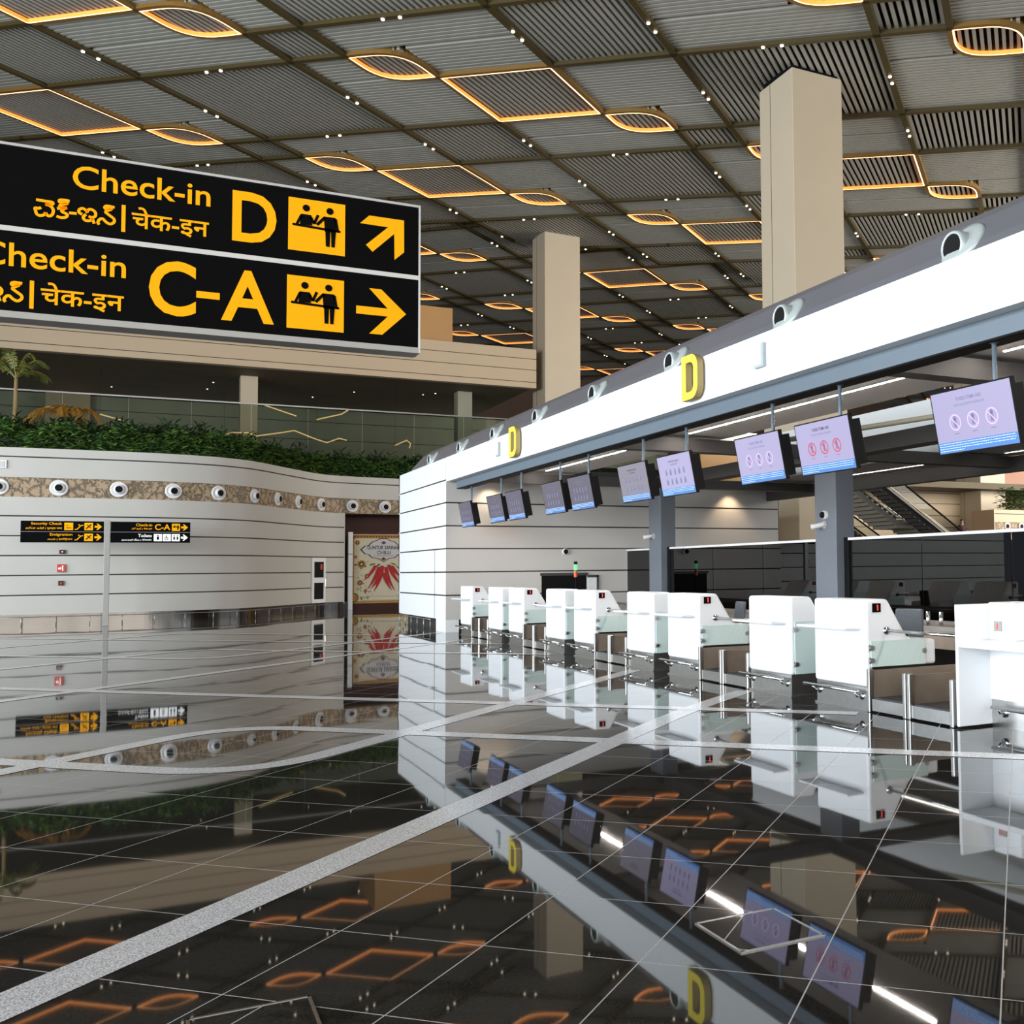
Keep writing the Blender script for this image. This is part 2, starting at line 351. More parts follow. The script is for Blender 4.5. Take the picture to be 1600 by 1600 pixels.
# ------------------------------------------------------------------ curved wall (left), planter, skirting
def spline(pts, n=12):
    pts = [Vector((*p, 0)) for p in pts]; out = []
    for i in range(len(pts) - 1):
        p0, p1, p2, p3 = pts[max(i - 1, 0)], pts[i], pts[i + 1], pts[min(i + 2, len(pts) - 1)]
        for k in range(n):
            t = k / n; out.append(.5 * ((2 * p1) + (p2 - p0) * t + (2 * p0 - 5 * p1 + 4 * p2 - p3) * t * t + (3 * p1 - p0 - 3 * p2 + p3) * t ** 3))
    out.append(pts[-1]); return out
def sweep(mb, path, prof, mis, miter=False):
    """prof: list of (offset outwards, z); outwards is to the right of travel"""
    n = len(path); k = len(prof); vs = []
    for i, p in enumerate(path):
        if miter and 0 < i < n - 1:
            d1 = (p - path[i - 1]).normalized(); d2 = (path[i + 1] - p).normalized(); n1 = Vector((d1.y, -d1.x, 0)); n2 = Vector((d2.y, -d2.x, 0)); nn = (n1 + n2); nn = nn / (nn.dot(n1))
        else:
            d = (path[min(i + 1, n - 1)] - path[max(i - 1, 0)]).normalized(); nn = Vector((d.y, -d.x, 0))
        vs += [p + nn * o + Vector((0, 0, z)) for o, z in prof]
    for j in range(k - 1):
        mb.add([], [], 0)
    o = len(mb.v); mb.v += [tuple(v) for v in vs]
    for i in range(n - 1):
        for j in range(k - 1):
            mb.f.append([o + i * k + j, o + (i + 1) * k + j, o + (i + 1) * k + j + 1, o + i * k + j + 1]); mb.m.append(mis[j])
wpts = [(-16, 41.6), (-11, 40.9), (-7, 40.5), (-4.24, 40.35), (-1.1, 40.40), (.5, 40.53), (1.74, 40.86), (2.55, 41.28), (3.52, 42.18), (4.87, 44.25), (6.1, 46.1), (7.0, 46.92), (8.1, 47.25), (9.8, 47.6), (14, 48.2), (20, 48.6)]
WP = spline(wpts, 10)
cut = min(range(len(WP)), key=lambda i: abs(WP[i].x - 7.5))
def grooved(levels, top, g=.022, dep=.03, o=0):
    prof = [(o, levels[0])]; mi = []
    for z in levels[1:]:
        prof += [(o, z - g), (o - dep, z - g), (o - dep, z + g), (o, z + g)]; mi += [0, 1, 1, 1]
    prof.append((o, top)); mi.append(0); return prof, mi
wl = MB()
pr, mi = grooved([.36, .99, 1.635, 2.28, 2.925, 3.57], 4.19); sweep(wl, WP[:cut + 1], pr + [(-.1, 4.19)], mi + [0]); sweep(wl, WP[:cut + 1], [(-.6, .36), (0, .36)], [1])
pr, mi = grooved([4.83, 5.50], 5.8); sweep(wl, WP, [(-.06, 4.83)] + pr + [(-.35, 5.8), (-.35, 5.4)], [0] + mi + [0, 0])
pe = WP[cut]; wl.box(pe.x - .02, pe.x + .02, pe.y, pe.y + 1.0, .3, 4.19)
struct(wl.build('wall_left', ['wall', 'groove']), 'off white curved wall of grooved panels on the left', 'wall')
fz = MB(); sweep(fz, WP, [(-.045, 4.19), (-.045, 4.83)], [0]); sweep(fz, WP[cut:], [(-1.2, 4.19), (-.045, 4.19)], [0])
struct(fz.build('trim_2', 'frieze'), 'brown carved frieze band along the curved wall', 'frieze')
bs = MB(); sweep(bs, WP[:cut + 3], [(-.12, 0), (-.12, .36)], [0]); struct(bs.build('baseboard_left', 'mirrorsteel'), 'polished steel skirting under the curved wall', 'skirting')
pl = MB(); sweep(pl, WP, [(-.35, 5.55), (-10, 5.9)], [0]); struct(pl.build('trim_3', 'soil'), 'planter bed on top of the curved wall', 'planter bed')
# recess behind the mural
rc = MB(); rc.box(7.4, 16, 48.6, 48.9, 0, 4.25); struct(rc.build('wall_recess', 'maroon'), 'dark maroon wall of the recess under the frieze', 'wall')

def arc_points(path, step, s0):
    out = []; acc = 0; nxt = s0
    for i in range(len(path) - 1):
        L_ = (path[i + 1] - path[i]).length
        while nxt <= acc + L_:
            t = (nxt - acc) / L_; d = (path[i + 1] - path[i]).normalized(); out.append((path[i].lerp(path[i + 1], t), Vector((d.y, -d.x, 0)))); nxt += step
        acc += L_
    return out
# guard rail along the wall foot
def guard_rail(path_pts, label, h=.27, off=.06):
    r = empty('guard_rail', path_pts[0][0], label, 'rail')
    base = path_pts[0][0]; pts = [p + n * off - base for p, n in path_pts]
    m = MB(); m.tube([p + Vector((0, 0, h)) for p in pts], .010, 6); m.build('top_rail', 'alu', r, True)
    for p in pts: m = MB(); m.tube([p, p + Vector((0, 0, h))], .012, 6); m.build('post', 'alu', r, True)
i0 = [i for i in range(len(WP)) if WP[i].x > -5][0]
guard_rail(arc_points(WP[i0:cut - 2], .95, .3), 'low steel guard rail along the foot of the curved wall')

# nozzles of the frieze
disc_xy = [(-4.12, 40.3), (-2.48, 40.3), (-.86, 40.38), (.75, 40.55), (2.21, 41.07), (3.47, 42.13), (4.45, 43.6), (5.37, 45.0), (6.51, 46.5), (7.87, 47.18), (9.26, 47.48)]
nz_names = ['at the left edge of the photo', 'second from the left edge', 'third from the left edge, above the sign post', 'fourth from the left edge', 'fifth from the left edge, just before the wall bends', 'sixth from the left edge, on the bend',
            'seventh from the left edge, seen edge-on in the bend', 'eighth from the left edge, seen narrow past the bend', 'ninth from the left edge, above the small door', 'above the maroon panel, left of the last one', 'above the mural beside the white box, the last one']
for (x, y), nm in zip(disc_xy, nz_names):
    i = min(range(len(WP)), key=lambda k: (WP[k] - Vector((x, y, 0))).length); d = (WP[min(i + 1, len(WP) - 1)] - WP[max(i - 1, 0)]).normalized(); n = Vector((d.y, -d.x, 0)); p = WP[i] + Vector((0, 0, 4.51)) + n * -.04
    r = empty('air_nozzle', p, 'round white air nozzle, ' + nm, 'air nozzle', 'air nozzles along the carved frieze')
    MB().lathe((0, 0, 0), n, [(.27, 0), (.27, .03), (.23, .05), (.19, .03), (.17, .02), (.16, .10), (.12, .14), (.10, .14)], 28).build('ring', 'plastic', r, True)
    MB().lathe(n * .12, n, [(.115, .021), (.02, .021)], 20, close=True).build('outlet', 'black', r)

# alarms on the curved wall
def wall_plate(name, x, z, w_, h_, label, cat, ms, deco=None):
    i = min(range(len(WP)), key=lambda k: abs(WP[k].x - x)); p = WP[i]
    r = empty(name, (x, p.y, z), label, cat)
    MB().box(-w_ / 2, w_ / 2, -.05, 0, -h_ / 2, h_ / 2).build('case', ms, r)
    if deco: deco(r)
def d1(r): m = MB(); m.box(-.02, .02, -.056, -.05, -.015, .015); m.build('lens', 'signwhite', r)
wall_plate('alarm_beacon', -2.46, 2.40, .17, .13, 'small dark red alarm beacon, topmost of three plates on the curved wall', 'alarm', 'maroon', d1)
def d2(r):
    fn = lambda u, v: (u, -.053, v); m = MB(); disc(m, fn, -.05, -.01, .035, 0, 12); poly(m, fn, [(-.03, .0), (-.0, .07), (.0, -.05)], 0); rect(m, fn, .03, .055, -.09, .09); m.build('symbol', 'signwhite', r)
wall_plate('fire_sign', -2.48, 1.86, .23, .26, 'red square fire sign with white symbols on the curved wall', 'sign', 'firered', d2)
wall_plate('call_point', -2.48, 1.37, .15, .15, 'small dark call point, lowest of three plates on the curved wall', 'alarm', 'maroon', lambda r: MB().box(-.025, .025, -.056, -.05, -.025, .025).build('button', 'firered', r))
wall_plate('wall_speaker', -4.35, 5.24, .6, .26, 'white box on the curved wall cut by the left edge', 'speaker', 'plastic', lambda r: MB().box(-.24, .24, -.06, -.05, -.09, .09).build('grille', 'mgrey', r))

# hinged cabinet door in the bend of the wall
i = min(range(len(WP)), key=lambda k: abs(WP[k].x - 6.3)); d = (WP[i + 1] - WP[i - 1]).normalized(); n = Vector((d.y, -d.x, 0)); rz = math.atan2(d.y, d.x)
r = bpy.data.objects.new('door_1', None); COL.objects.link(r); r.location = WP[i] + n * .03; r.rotation_euler = (0, 0, rz); struct(r, 'white door with two dark glass windows at the end of the curved wall', 'door')
MB().box(-.48, .48, -.06, .06, .36, 2.25).build('leaf', 'white', r, bevel=.01)
for z0_, z1_ in ((1.42, 2.08), (.52, 1.2)):
    p = MB().box(-.34, .30, -.075, -.06, z0_, z1_).build('window_pane', 'black', r)
MB().box(.06, .2, -.082, -.076, 1.75, 1.98).build('notice', 'firered', r); MB().tube([(.40, -.1, 1.05), (.40, -.1, 1.35)], .015, 8).build('door_handle', 'chrome', r)

# mural and totem
r = empty('mural_panel', (8.95, 47.75, 0), 'illuminated mural with red chillies and cream flowers beside the white box', 'mural')
MB().box(-1.02, 2.2, 0, .25, 0, 3.42).build('frame', 'maroon', r)
fn = lambda u, v: (u, -.012, v)
m = MB(); rect(m, lambda u, v: (u, -.006, v), -.98, 2.15, .26, 3.30, 0)
m.build('board', 'mpaper', r)
m = MB(); fa = lambda u, v: (u, -.010, v)
rect(m, fa, -.98, 2.15, 3.12, 3.28, 0); rect(m, fa, -.98, 2.15, .27, .36, 0); rect(m, fa, -.98, -.93, .27, 3.2, 0)
for k in range(24): disc(m, lambda u, v: (u, -.013, v), -.9 + k * .13, 3.2, .045, 1, 8)
lab = [(-.62, 2.62), (-.45, 2.78), (-.30, 2.80), (-.15, 2.95), (.05, 3.02), (.17, 3.10), (.45, 3.10), (.57, 3.02), (.8, 2.95), (.95, 2.8), (1.1, 2.78), (1.27, 2.62), (1.1, 2.44), (.95, 2.42), (.8, 2.28), (.55, 2.24), (.32, 2.1), (.1, 2.24), (-.15, 2.28), (-.3, 2.42), (-.45, 2.44)]
c_ = Vector((.32, 2.62))
poly(m, lambda u, v: (u, -.014, v), [tuple(c_ + (Vector(p) - c_) * 1.07) for p in lab], 2); poly(m, lambda u, v: (u, -.017, v), lab, 3)
ft = lambda u, v: (u, -.021, v)
text_into(m, 'GUNTUR SANNAM', ft, width=1.42, h=.17, x=.33, z=2.63, align='CENTER', bold=.012, mi=2); text_into(m, 'CHILLI', ft, h=.15, x=.33, z=2.42, align='CENTER', bold=.012, mi=2)
seg(m, ft, (-.1, 2.35), (.8, 2.35), .012, 2)
for z_ in (2.92, 2.2): poly(m, ft, [(.2, z_), (.32, z_ + .09), (.44, z_), (.32, z_ - .07)], 4)
m.build('ornament', ['mgold', 'mbrown', 'mink', 'mgrey', 'mbrown'], r)
m = MB(); random.seed(3)
def chilli(x, z, ang, L_, wd, mi):
    pts_l, pts_r = [], []
    for k in range(9):
        t = k / 8; a = ang + .25 * t * (1 if ang > 0 else -1); cx_ = x + math.sin(a) * L_ * t; cz_ = z - math.cos(a) * L_ * t; wv = wd * (1 - t ** 2.2) * (.75 + .25 * math.sin(3 * t)) + .004
        pts_l.append((cx_ - wv, cz_)); pts_r.append((cx_ + wv, cz_))
    poly(m, lambda u, v: (u, -.016 - .001 * mi, v), pts_l + pts_r[::-1], 0)
for q, (x, z, a, L_, wd) in enumerate([(-.02, 1.92, -.42, .9, .09), (.12, 1.85, -.22, 1.1, .09), (.26, 1.9, -.05, 1.2, .1), (.42, 1.85, .12, 1.15, .09), (.55, 1.95, .3, 1.1, .1), (.68, 1.9, .5, .95, .09), (.32, 1.6, .2, .9, .08), (.2, 1.6, -.3, .85, .08)]): chilli(x, z, a, L_, wd, q)
for x, z, a in ((.0, 2.02, 1.1), (.62, 2.04, -1.1), (.85, 1.9, -.7), (.95, 1.45, -.4), (.2, 2.0, .5)):
    poly(m, lambda u, v: (u, -.026, v), [(x, z), (x - .2 * math.sin(a) - .04, z - .02), (x - .32 * math.sin(a), z - .14 * abs(math.cos(a)) - .05), (x - .12 * math.sin(a), z - .08)], 1)
m.build('chilli_bunch', ['mred', 'mgreen'], r)
for x, z, q in [(-.80, 2.93, .10), (-.62, 1.98, .17), (-.38, 1.45, .11), (-.68, 1.16, .12), (-.45, .8, .08), (1.5, 2.0, .17), (1.4, 1.2, .12), (-.88, 2.3, .07)]:
    m = MB()
    for k in range(10): a = 2 * math.pi * k / 10; disc(m, lambda u, v: (u, -.012, v), x + q * .75 * math.cos(a), z + q * .75 * math.sin(a), q * .33, 0, 8)
    disc(m, lambda u, v: (u, -.015, v), x, z, q * .62, 1, 14); disc(m, lambda u, v: (u, -.018, v), x, z, q * .25, 2, 10); m.build('painted_flower', ['mgold', 'mbrown', 'mpaper'], r)
m = MB()
for k in range(120):
    x = random.uniform(-.9, -.1) if k < 55 else random.uniform(1.0, 2.0); z = random.uniform(.45, 2.1); a = random.uniform(0, 6.28); l_ = random.uniform(.05, .13)
    if x > -.35 and z > .9 and x < .9: continue
    poly(m, lambda u, v: (u, -.011, v), [(x, z), (x + l_ * math.cos(a + .4) * .6, z + l_ * math.sin(a + .4) * .6), (x + l_ * math.cos(a), z + l_ * math.sin(a)), (x + l_ * math.cos(a - .4) * .6, z + l_ * math.sin(a - .4) * .6)], 3 if k % 3 else 1)
seg(m, fn, (-.6, .55), (2.1, .55), .012, 3); seg(m, fn, (-.6, .38), (2.1, .38), .012, 3); poly(m, fn, [(-.6, .56), (-.66, .46), (-.6, .37), (-.57, .46)], 3)
disc(m, fn, -.93, .52, .2, 3, 18); disc(m, lambda u, v: (u, -.016, v), -.93, .52, .15, 0, 18)
m.build('leaf_pattern', ['mgold', 'mbrown', 'mpaper', 'mgreen'], r)
r = empty('totem', (7.78, 47.3, 0), 'slim white vertical totem on the floor between curved wall and mural', 'totem')
MB().box(-.09, .09, -.09, .09, 0, 3.38).build('case', 'plastic', r, bevel=.01)
for z_ in (1.42, 2.4): MB().box(-.093, .093, -.093, .093, z_, z_ + .025).build('seam', 'black', r)

# ------------------------------------------------------------------ plants
def leaf_mass(name, path, off0, off1, z0, z1, n, l0, l1, wd, mats, label, seed, lift=.6):
    random.seed(seed); m = MB(); P = arc_points(path, .05, 0)
    for k in range(n):
        p, nn = random.choice(P); o = random.uniform(off0, off1); t = random.random(); hz = z0 + (z1 - z0) * t * (.75 + .35 * math.sin(p.x * 1.7 + p.y) ** 2)
        b = p - nn * o + Vector((0, 0, hz)); a = random.uniform(0, 6.28); d = Vector((math.cos(a), math.sin(a), random.uniform(-.35, 1.2) * lift)).normalized()
        L_ = random.uniform(l0, l1); s_ = d.cross(Vector((0, 0, 1))).normalized() * wd * L_; up = s_.cross(d).normalized() * .05 * L_
        m.add([b, b + d * L_ * .45 + s_ + up, b + d * L_ - Vector((0, 0, .15 * L_)), b + d * L_ * .45 - s_ + up], [(0, 1, 2, 3)], random.choices(range(len(mats)), [5, 3, 2][:len(mats)])[0])
    return tag(m.build(name, mats), label, 'plants', kind='stuff')
hp = [p for p in WP if p.x > -6.5 and p.x < 15]
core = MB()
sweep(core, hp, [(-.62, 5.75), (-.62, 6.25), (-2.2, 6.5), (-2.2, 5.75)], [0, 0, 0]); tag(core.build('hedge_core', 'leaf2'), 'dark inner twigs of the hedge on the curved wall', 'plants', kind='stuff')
leaf_mass('front_hedge', hp, .32, 1.3, 5.78, 6.62, 30000, .18, .40, .13, ['leaf1', 'leaf2', 'leaf3'], 'bright green low hedge along the top of the curved wall', 5)
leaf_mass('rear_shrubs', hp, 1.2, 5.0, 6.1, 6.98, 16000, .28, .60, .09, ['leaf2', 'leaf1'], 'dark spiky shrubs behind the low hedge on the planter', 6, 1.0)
def palm(loc, h, nf, fl_, mats, label, seed, els, droop):
    random.seed(seed); r = empty('palm_tree', loc, label, 'palm')
    MB().tube([(0, 0, 0), (.02, 0, h * .5), (.03, .01, h)], [.11, .075, .055], 10).build('trunk', 'trunk', r, True)
    for k in range(nf):
        m = MB(); a = 2 * math.pi * k / nf + random.uniform(-.25, .25); el = els[k % len(els)] + random.uniform(-.1, .1); L_f = fl_ * random.uniform(.85, 1.1); pts = []; T = np.linspace(0, 1, 12)
        for t in T:
            rr = L_f * math.cos(el) * t; zz = h + L_f * (math.sin(el) * t - droop * t ** 2.2); pts.append(Vector((math.cos(a) * rr + .03, math.sin(a) * rr, zz)))
        m.tube(pts, [.022 - .018 * t for t in T], 5, 0)
        for i in range(2, 12):
            for q in (0, .25, .5, .75):
                if i == 11 and q: continue
                c = pts[i].lerp(pts[min(i + 1, 11)], q); d = (pts[min(i + 1, 11)] - pts[i - 1]).normalized(); sd = d.cross(Vector((0, 0, 1))).normalized(); L_ = fl_ * .30 * (1 - abs(i - 6) / 9)
                for s_ in (-1, 1):
                    tip = c + sd * s_ * L_ * .5 + d * L_ * .55 - Vector((0, 0, L_ * random.uniform(.35, .75))); mid = c.lerp(tip, .45) + Vector((0, 0, .04)); wv = d * .022
                    m.add([c, mid + wv, tip, mid - wv], [(0, 1, 2, 3)], 0 if random.random() < .7 else 1)
        m.build('frond', mats, r)
palm((-4.35, 45.2, 5.72), 3.1, 9, 2.0, ['palm', 'leaf1'], 'tall olive palm on the planter near the left edge', 11, (1.35, .85, 1.1), .55)
palm((-2.70, 44.6, 5.72), 1.55, 7, 2.1, ['palmorange', 'palm'], 'low orange tinted palm right of the tall palm', 12, (1.0, .8, 1.3), .82)
palm((-5.75, 44.4, 5.72), 1.7, 7, 1.4, ['leaf1', 'palm'], 'small green palm cut by the left edge', 13, (1.2, .8), .6)

# ------------------------------------------------------------------ upper level left: balustrade, back wall, soffit, beam
bl = empty('glass_balustrade', (-8, 50.5, 7.0), 'long glass balustrade with steel top rail above the hedge', 'balustrade')
for k in range(16):
    x = k * 2.4; MB().box(x + .01, x + 2.39, -.006, .006, -.9, 2.2).build('pane', 'clearglass', bl)
MB().box(0, 38.4, -.03, .03, 2.2, 2.26).build('top_rail', 'steel', bl)
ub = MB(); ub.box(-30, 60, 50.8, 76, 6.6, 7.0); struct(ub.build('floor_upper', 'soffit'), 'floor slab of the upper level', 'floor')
bw = MB(); pr, mi = grooved([7.0, 8.2, 9.4, 10.6, 11.8], 12.66, .02, .03); sweep(bw, [Vector((-34, 74, 0)), Vector((62, 74, 0))], pr, mi); struct(bw.build('wall_upper', ['backwall', 'groove']), 'dark green grey wall behind the upper level', 'wall')
pw = MB(); pw.box(-5.5, -3.2, 73.2, 73.6, 7, 12.68); struct(pw.build('wall_pale', 'beige'), 'pale wall panel behind the palms', 'wall')
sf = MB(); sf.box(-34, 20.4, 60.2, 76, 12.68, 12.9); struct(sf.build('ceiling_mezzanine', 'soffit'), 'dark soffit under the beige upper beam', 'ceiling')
bm = MB(); pr, mi = grooved([12.66, 13.0, 13.75, 14.42], 15.02, .018, .03); sweep(bm, [Vector((-34, 60, 0)), Vector((20.6, 60, 0))], [(-.5, 12.66)] + pr + [(-2.0, 15.02)], [0] + mi + [0])
struct(bm.build('trim_4', ['beige', 'groove']), 'deep beige beam with grooves running to the far column', 'beam')
ob = MB(); ob.box(11.5, 15.8, 61.2, 66, 14.9, 17.3); struct(ob.build('wall_lift', 'orangewall'), 'warm lit beige shaft rising above the upper beam', 'wall')
def pillar(x, y, w_, h0, h1, label, m_='column', w2=None):
    r = empty('column', (x, y, h0), label, 'column'); w2 = w2 or w_
    MB().box(0, w_, 0, w2, 0, h1 - h0).build('shaft', m_, r, bevel=.03)
    MB().box(w_ * -.001 - .004, w_ * .3, w2 * .66, w2 * .67, 0, h1 - h0).build('joint', 'groove', r)
    MB().box(w_ * .05, w_ * .95, w2 * .05, w2 * .95, h1 - h0, h1 - h0 + .25).build('neck', 'black', r)
    return r
pillar(20.38, 31.0, 2.2, 0, 19.85, 'huge beige square column rising behind the check-in canopy', w2=2.3)
pillar(21.15, 60.0, 2.3, 0, 22.55, 'beige square column at the end of the upper beam', w2=2.3)
pillar(4.42, 63, .9, 7.0, 12.68, 'slim pale pillar behind the glass balustrade', w2=.9)
pillar(16.6, 63, .9, 7.0, 12.68, 'slim pale pillar near the far end of the balustrade', 'backwall', w2=.9)
pillar(48.6, 52, 2.2, 0, 20.3, 'beige column beside the escalators at the right edge', w2=2.4)
RIBBONS = [([(3.23, 8.35), (3.49, 8.58), (4.31, 8.6), (4.7, 8.47), (5.9, 8.7), (6.46, 8.84), (7.45, 8.45), (8.03, 8.3), (8.62, 8.54), (9.0, 8.47)], 'longest golden wavy reflection ribbon behind the balustrade, crossing the slim pillar'),
           ([(11.44, 8.31), (12.06, 8.62), (12.24, 8.44), (12.2, 8.21)], 'hooked golden reflection ribbon behind the balustrade near the white box'),
           ([(5.04, 10.03), (5.76, 9.83), (6.54, 9.57)], 'faint golden reflection ribbon high behind the balustrade, right of the slim pillar'),
           ([(7.52, 9.45), (8.74, 9.82), (9.08, 10.06)], 'rising golden reflection ribbon high behind the balustrade'),
           ([(-2.05, 9.14), (-1.0, 8.87)], 'short golden reflection ribbon behind the balustrade beside the orange palm')]
def ribbon(pts, label):  # glowing tubes added for the gold lines mirrored in the balustrade glass
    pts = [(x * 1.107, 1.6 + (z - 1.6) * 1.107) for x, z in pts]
    r = empty('reflection_ribbon', (pts[0][0], 62, pts[0][1]), label, 'reflection ribbon', 'golden reflection ribbons behind the balustrade')
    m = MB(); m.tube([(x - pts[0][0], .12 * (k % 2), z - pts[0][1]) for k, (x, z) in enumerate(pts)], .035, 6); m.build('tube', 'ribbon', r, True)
    MB().tube([(0, .06, 0), (0, .06, 12.68 - pts[0][1])], .006, 5).build('hanging_wire', 'black', r)  # wire added to hold the glowing tube
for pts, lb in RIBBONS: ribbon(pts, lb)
# recessed lights in the soffit
for k, (x, y) in enumerate([(3.2, 66), (3.0, 68.5), (15.6, 64.5), (15.0, 65.2), (-2, 70), (9, 69), (11, 66)]):
    r = empty('soffit_light', (x, y, 12.68), 'tiny recessed light in the dark mezzanine soffit', 'downlight', 'recessed lights in the dark soffit')
    MB().lathe((0, 0, 0), (0, 0, -1), [(.04, 0), (.04, .02), (.0, .02)], 10).build('lens', 'spot', r)

# ------------------------------------------------------------------ main ceiling
S_ = 1.4
NP = (1.6 + S_ * (12.98 - 1.6), .083394, -.013442); FP = (1.6 + S_ * (14.891272 - 1.6), .0398326, -.0019435)
A0, B0, MOD, ROT = -24.020826 * S_, 19.397524 * S_, 1.7258437 * S_, -.0129014
DA, DB = -1.1821942 * S_, 1.2135798 * S_
KINK = 62.0
def lat(i, j, dz=0, far=False):
    a = A0 + MOD * i + (DA if far else 0); b = B0 + MOD * j + (DB if far else 0); c, s = math.cos(ROT), math.sin(ROT); a, b = a * c - b * s, a * s + b * c
    x, y = (a + b) / 2 ** .5, (b - a) / 2 ** .5; p = FP if far else NP
    return Vector((x, y, p[0] + p[1] * y + p[2] * x + dz))
cb = MB()
def plate(x0, x1, y0, y1, p, dz):
    cb.add([(x, y, p[0] + p[1] * y + p[2] * x + dz) for x, y in ((x0, y0), (x0, y1), (x1, y1), (x1, y0))], [(0, 1, 2, 3)], 0)
plate(-70, 110, -30, KINK, NP, .62); plate(-70, 110, KINK - .05, 150, FP, .62)
regions = [((5, 7, 3, 5), 0), ((4, 5, 2, 3), 0), ((7, 8, 5, 6), 0), ((8, 9, 6, 7), 0), ((5, 8, 7, 10), 0), ((3, 5, 5, 7), 0),
           ((4, 7, 1, 2), 1), ((5, 7, 2, 3), 1), ((3, 4, 2, 3), 1), ((3, 5, 3, 5), 1), ((7, 9, 3, 5), 1), ((8, 9, 5, 6), 1), ((5, 7, 5, 6), 1), ((5, 8, 6, 7), 1)]
motifs = []
for far in (False, True):
    for k in range(-8, 22):
        for l in range(-8, 14):
            p, q_ = 5 * k - 4 * l, 5 * k + 4 * l; c = lat(6 + p, 4 + q_, 0, far)
            if far and not (KINK - 18 < c.y < 125): continue
            if not far and not (4 < c.y < KINK + 18): continue
            pts = [project(lat(i + p, j + q_, 0, far)) for i in (2, 9, 14) for j in (0, 7, 12)]; pts = [t for t in pts if t]
            if not pts: continue
            if max(t[0] for t in pts) < -60 or min(t[0] for t in pts) > 1700 or max(t[1] for t in pts) < -60: continue
            motifs.append((far, p, q_))
ok = lambda far, P: P.y > KINK - .7 if far else P.y < KINK + .7
PITCH_S = .25
for far, p, q_ in motifs:
    for (i0_, i1_, j0_, j1_), kind in regions:
        e = .055 if (i0_, j0_) in ((5, 3), (4, 2), (7, 5)) and kind == 0 else .03; i0, i1, j0, j1 = i0_ + p + e, i1_ + p - e, j0_ + q_ + e, j1_ + q_ - e
        if not ok(far, lat((i0 + i1) / 2, (j0 + j1) / 2, 0, far)): continue
        if kind == 0:
            nn = max(1, int(round((i1 - i0) * MOD / PITCH_S))); st = (i1 - i0) / nn; w_ = st * .50
            ends = [(i0 + st * (t + .5), j0, i0 + st * (t + .5), j1, w_, 0) for t in range(nn)]
        else:
            nn = max(1, int(round((j1 - j0) * MOD / PITCH_S))); st = (j1 - j0) / nn; w_ = st * .62
            ends = [(i0, j0 + st * (t + .5), i1, j0 + st * (t + .5), 0, w_) for t in range(nn)]
        for a, b, c, d, wi, wj in ends:
            v = []
            for dz in (.15, .29):
                v += [lat(a - wi / 2, b - wj / 2, dz, far), lat(a + wi / 2, b + wj / 2, dz, far), lat(c + wi / 2, d + wj / 2, dz, far), lat(c - wi / 2, d - wj / 2, dz, far)]
            cb.add(v, [(0, 1, 2, 3), (0, 1, 5, 4), (2, 3, 7, 6), (1, 2, 6, 5), (3, 0, 4, 7)], 1)
def beam(m, far, i0, j0, i1, j1, mi):
    hw = .05
    if i0 == i1: v4 = [(i0 - hw, j0 - hw), (i0 + hw, j0 - hw), (i0 + hw, j1 + hw), (i0 - hw, j1 + hw)]
    else: v4 = [(i0 - hw, j0 - hw), (i1 + hw, j0 - hw), (i1 + hw, j0 + hw), (i0 - hw, j0 + hw)]
    v = [lat(*t, .0, far) for t in v4] + [lat(*t, .45, far) for t in v4]
    m.add(v, [(3, 2, 1, 0), (0, 1, 5, 4), (1, 2, 6, 5), (2, 3, 7, 6), (3, 0, 4, 7)], mi)
for far, p, q_ in motifs:
    for i0, j0, i1, j1 in ((7, 3, 13, 3), (8, 6, 14, 6), (5, 5, 5, 11), (8, 6, 8, 12)):
        if all(ok(far, lat(i0 + p + (t + .5) * (i0 != i1), j0 + q_ + (t + .5) * (j0 != j1), 0, far)) for t in range(6)):
            beam(cb, far, i0 + p, j0 + q_, i1 + p, j1 + q_, 2); continue
        for t in range(6):   # one module at a time, cut where the roof bay changes
            di, dj = (1, 0) if i0 != i1 else (0, 1); a, b = i0 + di * t + p, j0 + dj * t + q_
            if ok(far, lat(a + di * .5, b + dj * .5, 0, far)): beam(cb, far, a, b, a + di, b + dj, 2)
struct(cb.build('ceiling', ['backing', 'slat', 'gridbeam']), 'dark slatted ceiling of tilted bays with a bronze beam grid', 'ceiling')
def ring(far, pts, origin):
    """closed channel round pts (lattice), lit lip on the inside"""
    n = len(pts); P = [Vector((*t, 0)) for t in pts]; m = MB()
    cen = sum(P, Vector()) / n
    def off(d):
        o = []
        for i in range(n):
            a, b, c = P[i - 1], P[i], P[(i + 1) % n]; d1 = (b - a).normalized(); d2 = (c - b).normalized(); n1 = Vector((-d1.y, d1.x, 0)); n2 = Vector((-d2.y, d2.x, 0)); nn = n1 + n2; nn = nn / max(.3, nn.dot(n1)); o.append(b + nn * d)
        return o
    # inside is to the left for counter-clockwise outlines
    area2 = sum(P[i].x * P[(i + 1) % n].y - P[(i + 1) % n].x * P[i].y for i in range(n))
    sg = 1 if area2 > 0 else -1
    rows = [(-.05, .45), (-.05, 0), (.026, 0), (.05, 0), (.05, .145), (.05, .45)]; mis = [0, 0, 1, 2, 0]
    V = []
    for d, dz in rows: V.append([lat(t.x, t.y, dz, far) - origin for t in off(d * sg)])
    for r_ in range(5):
        base = len(m.v); m.v += [tuple(x) for x in V[r_]] + [tuple(x) for x in V[r_ + 1]]
        for i in range(n): m.f.append([base + i, base + (i + 1) % n, base + n + (i + 1) % n, base + n + i]); m.m.append(mis[r_])
    return m
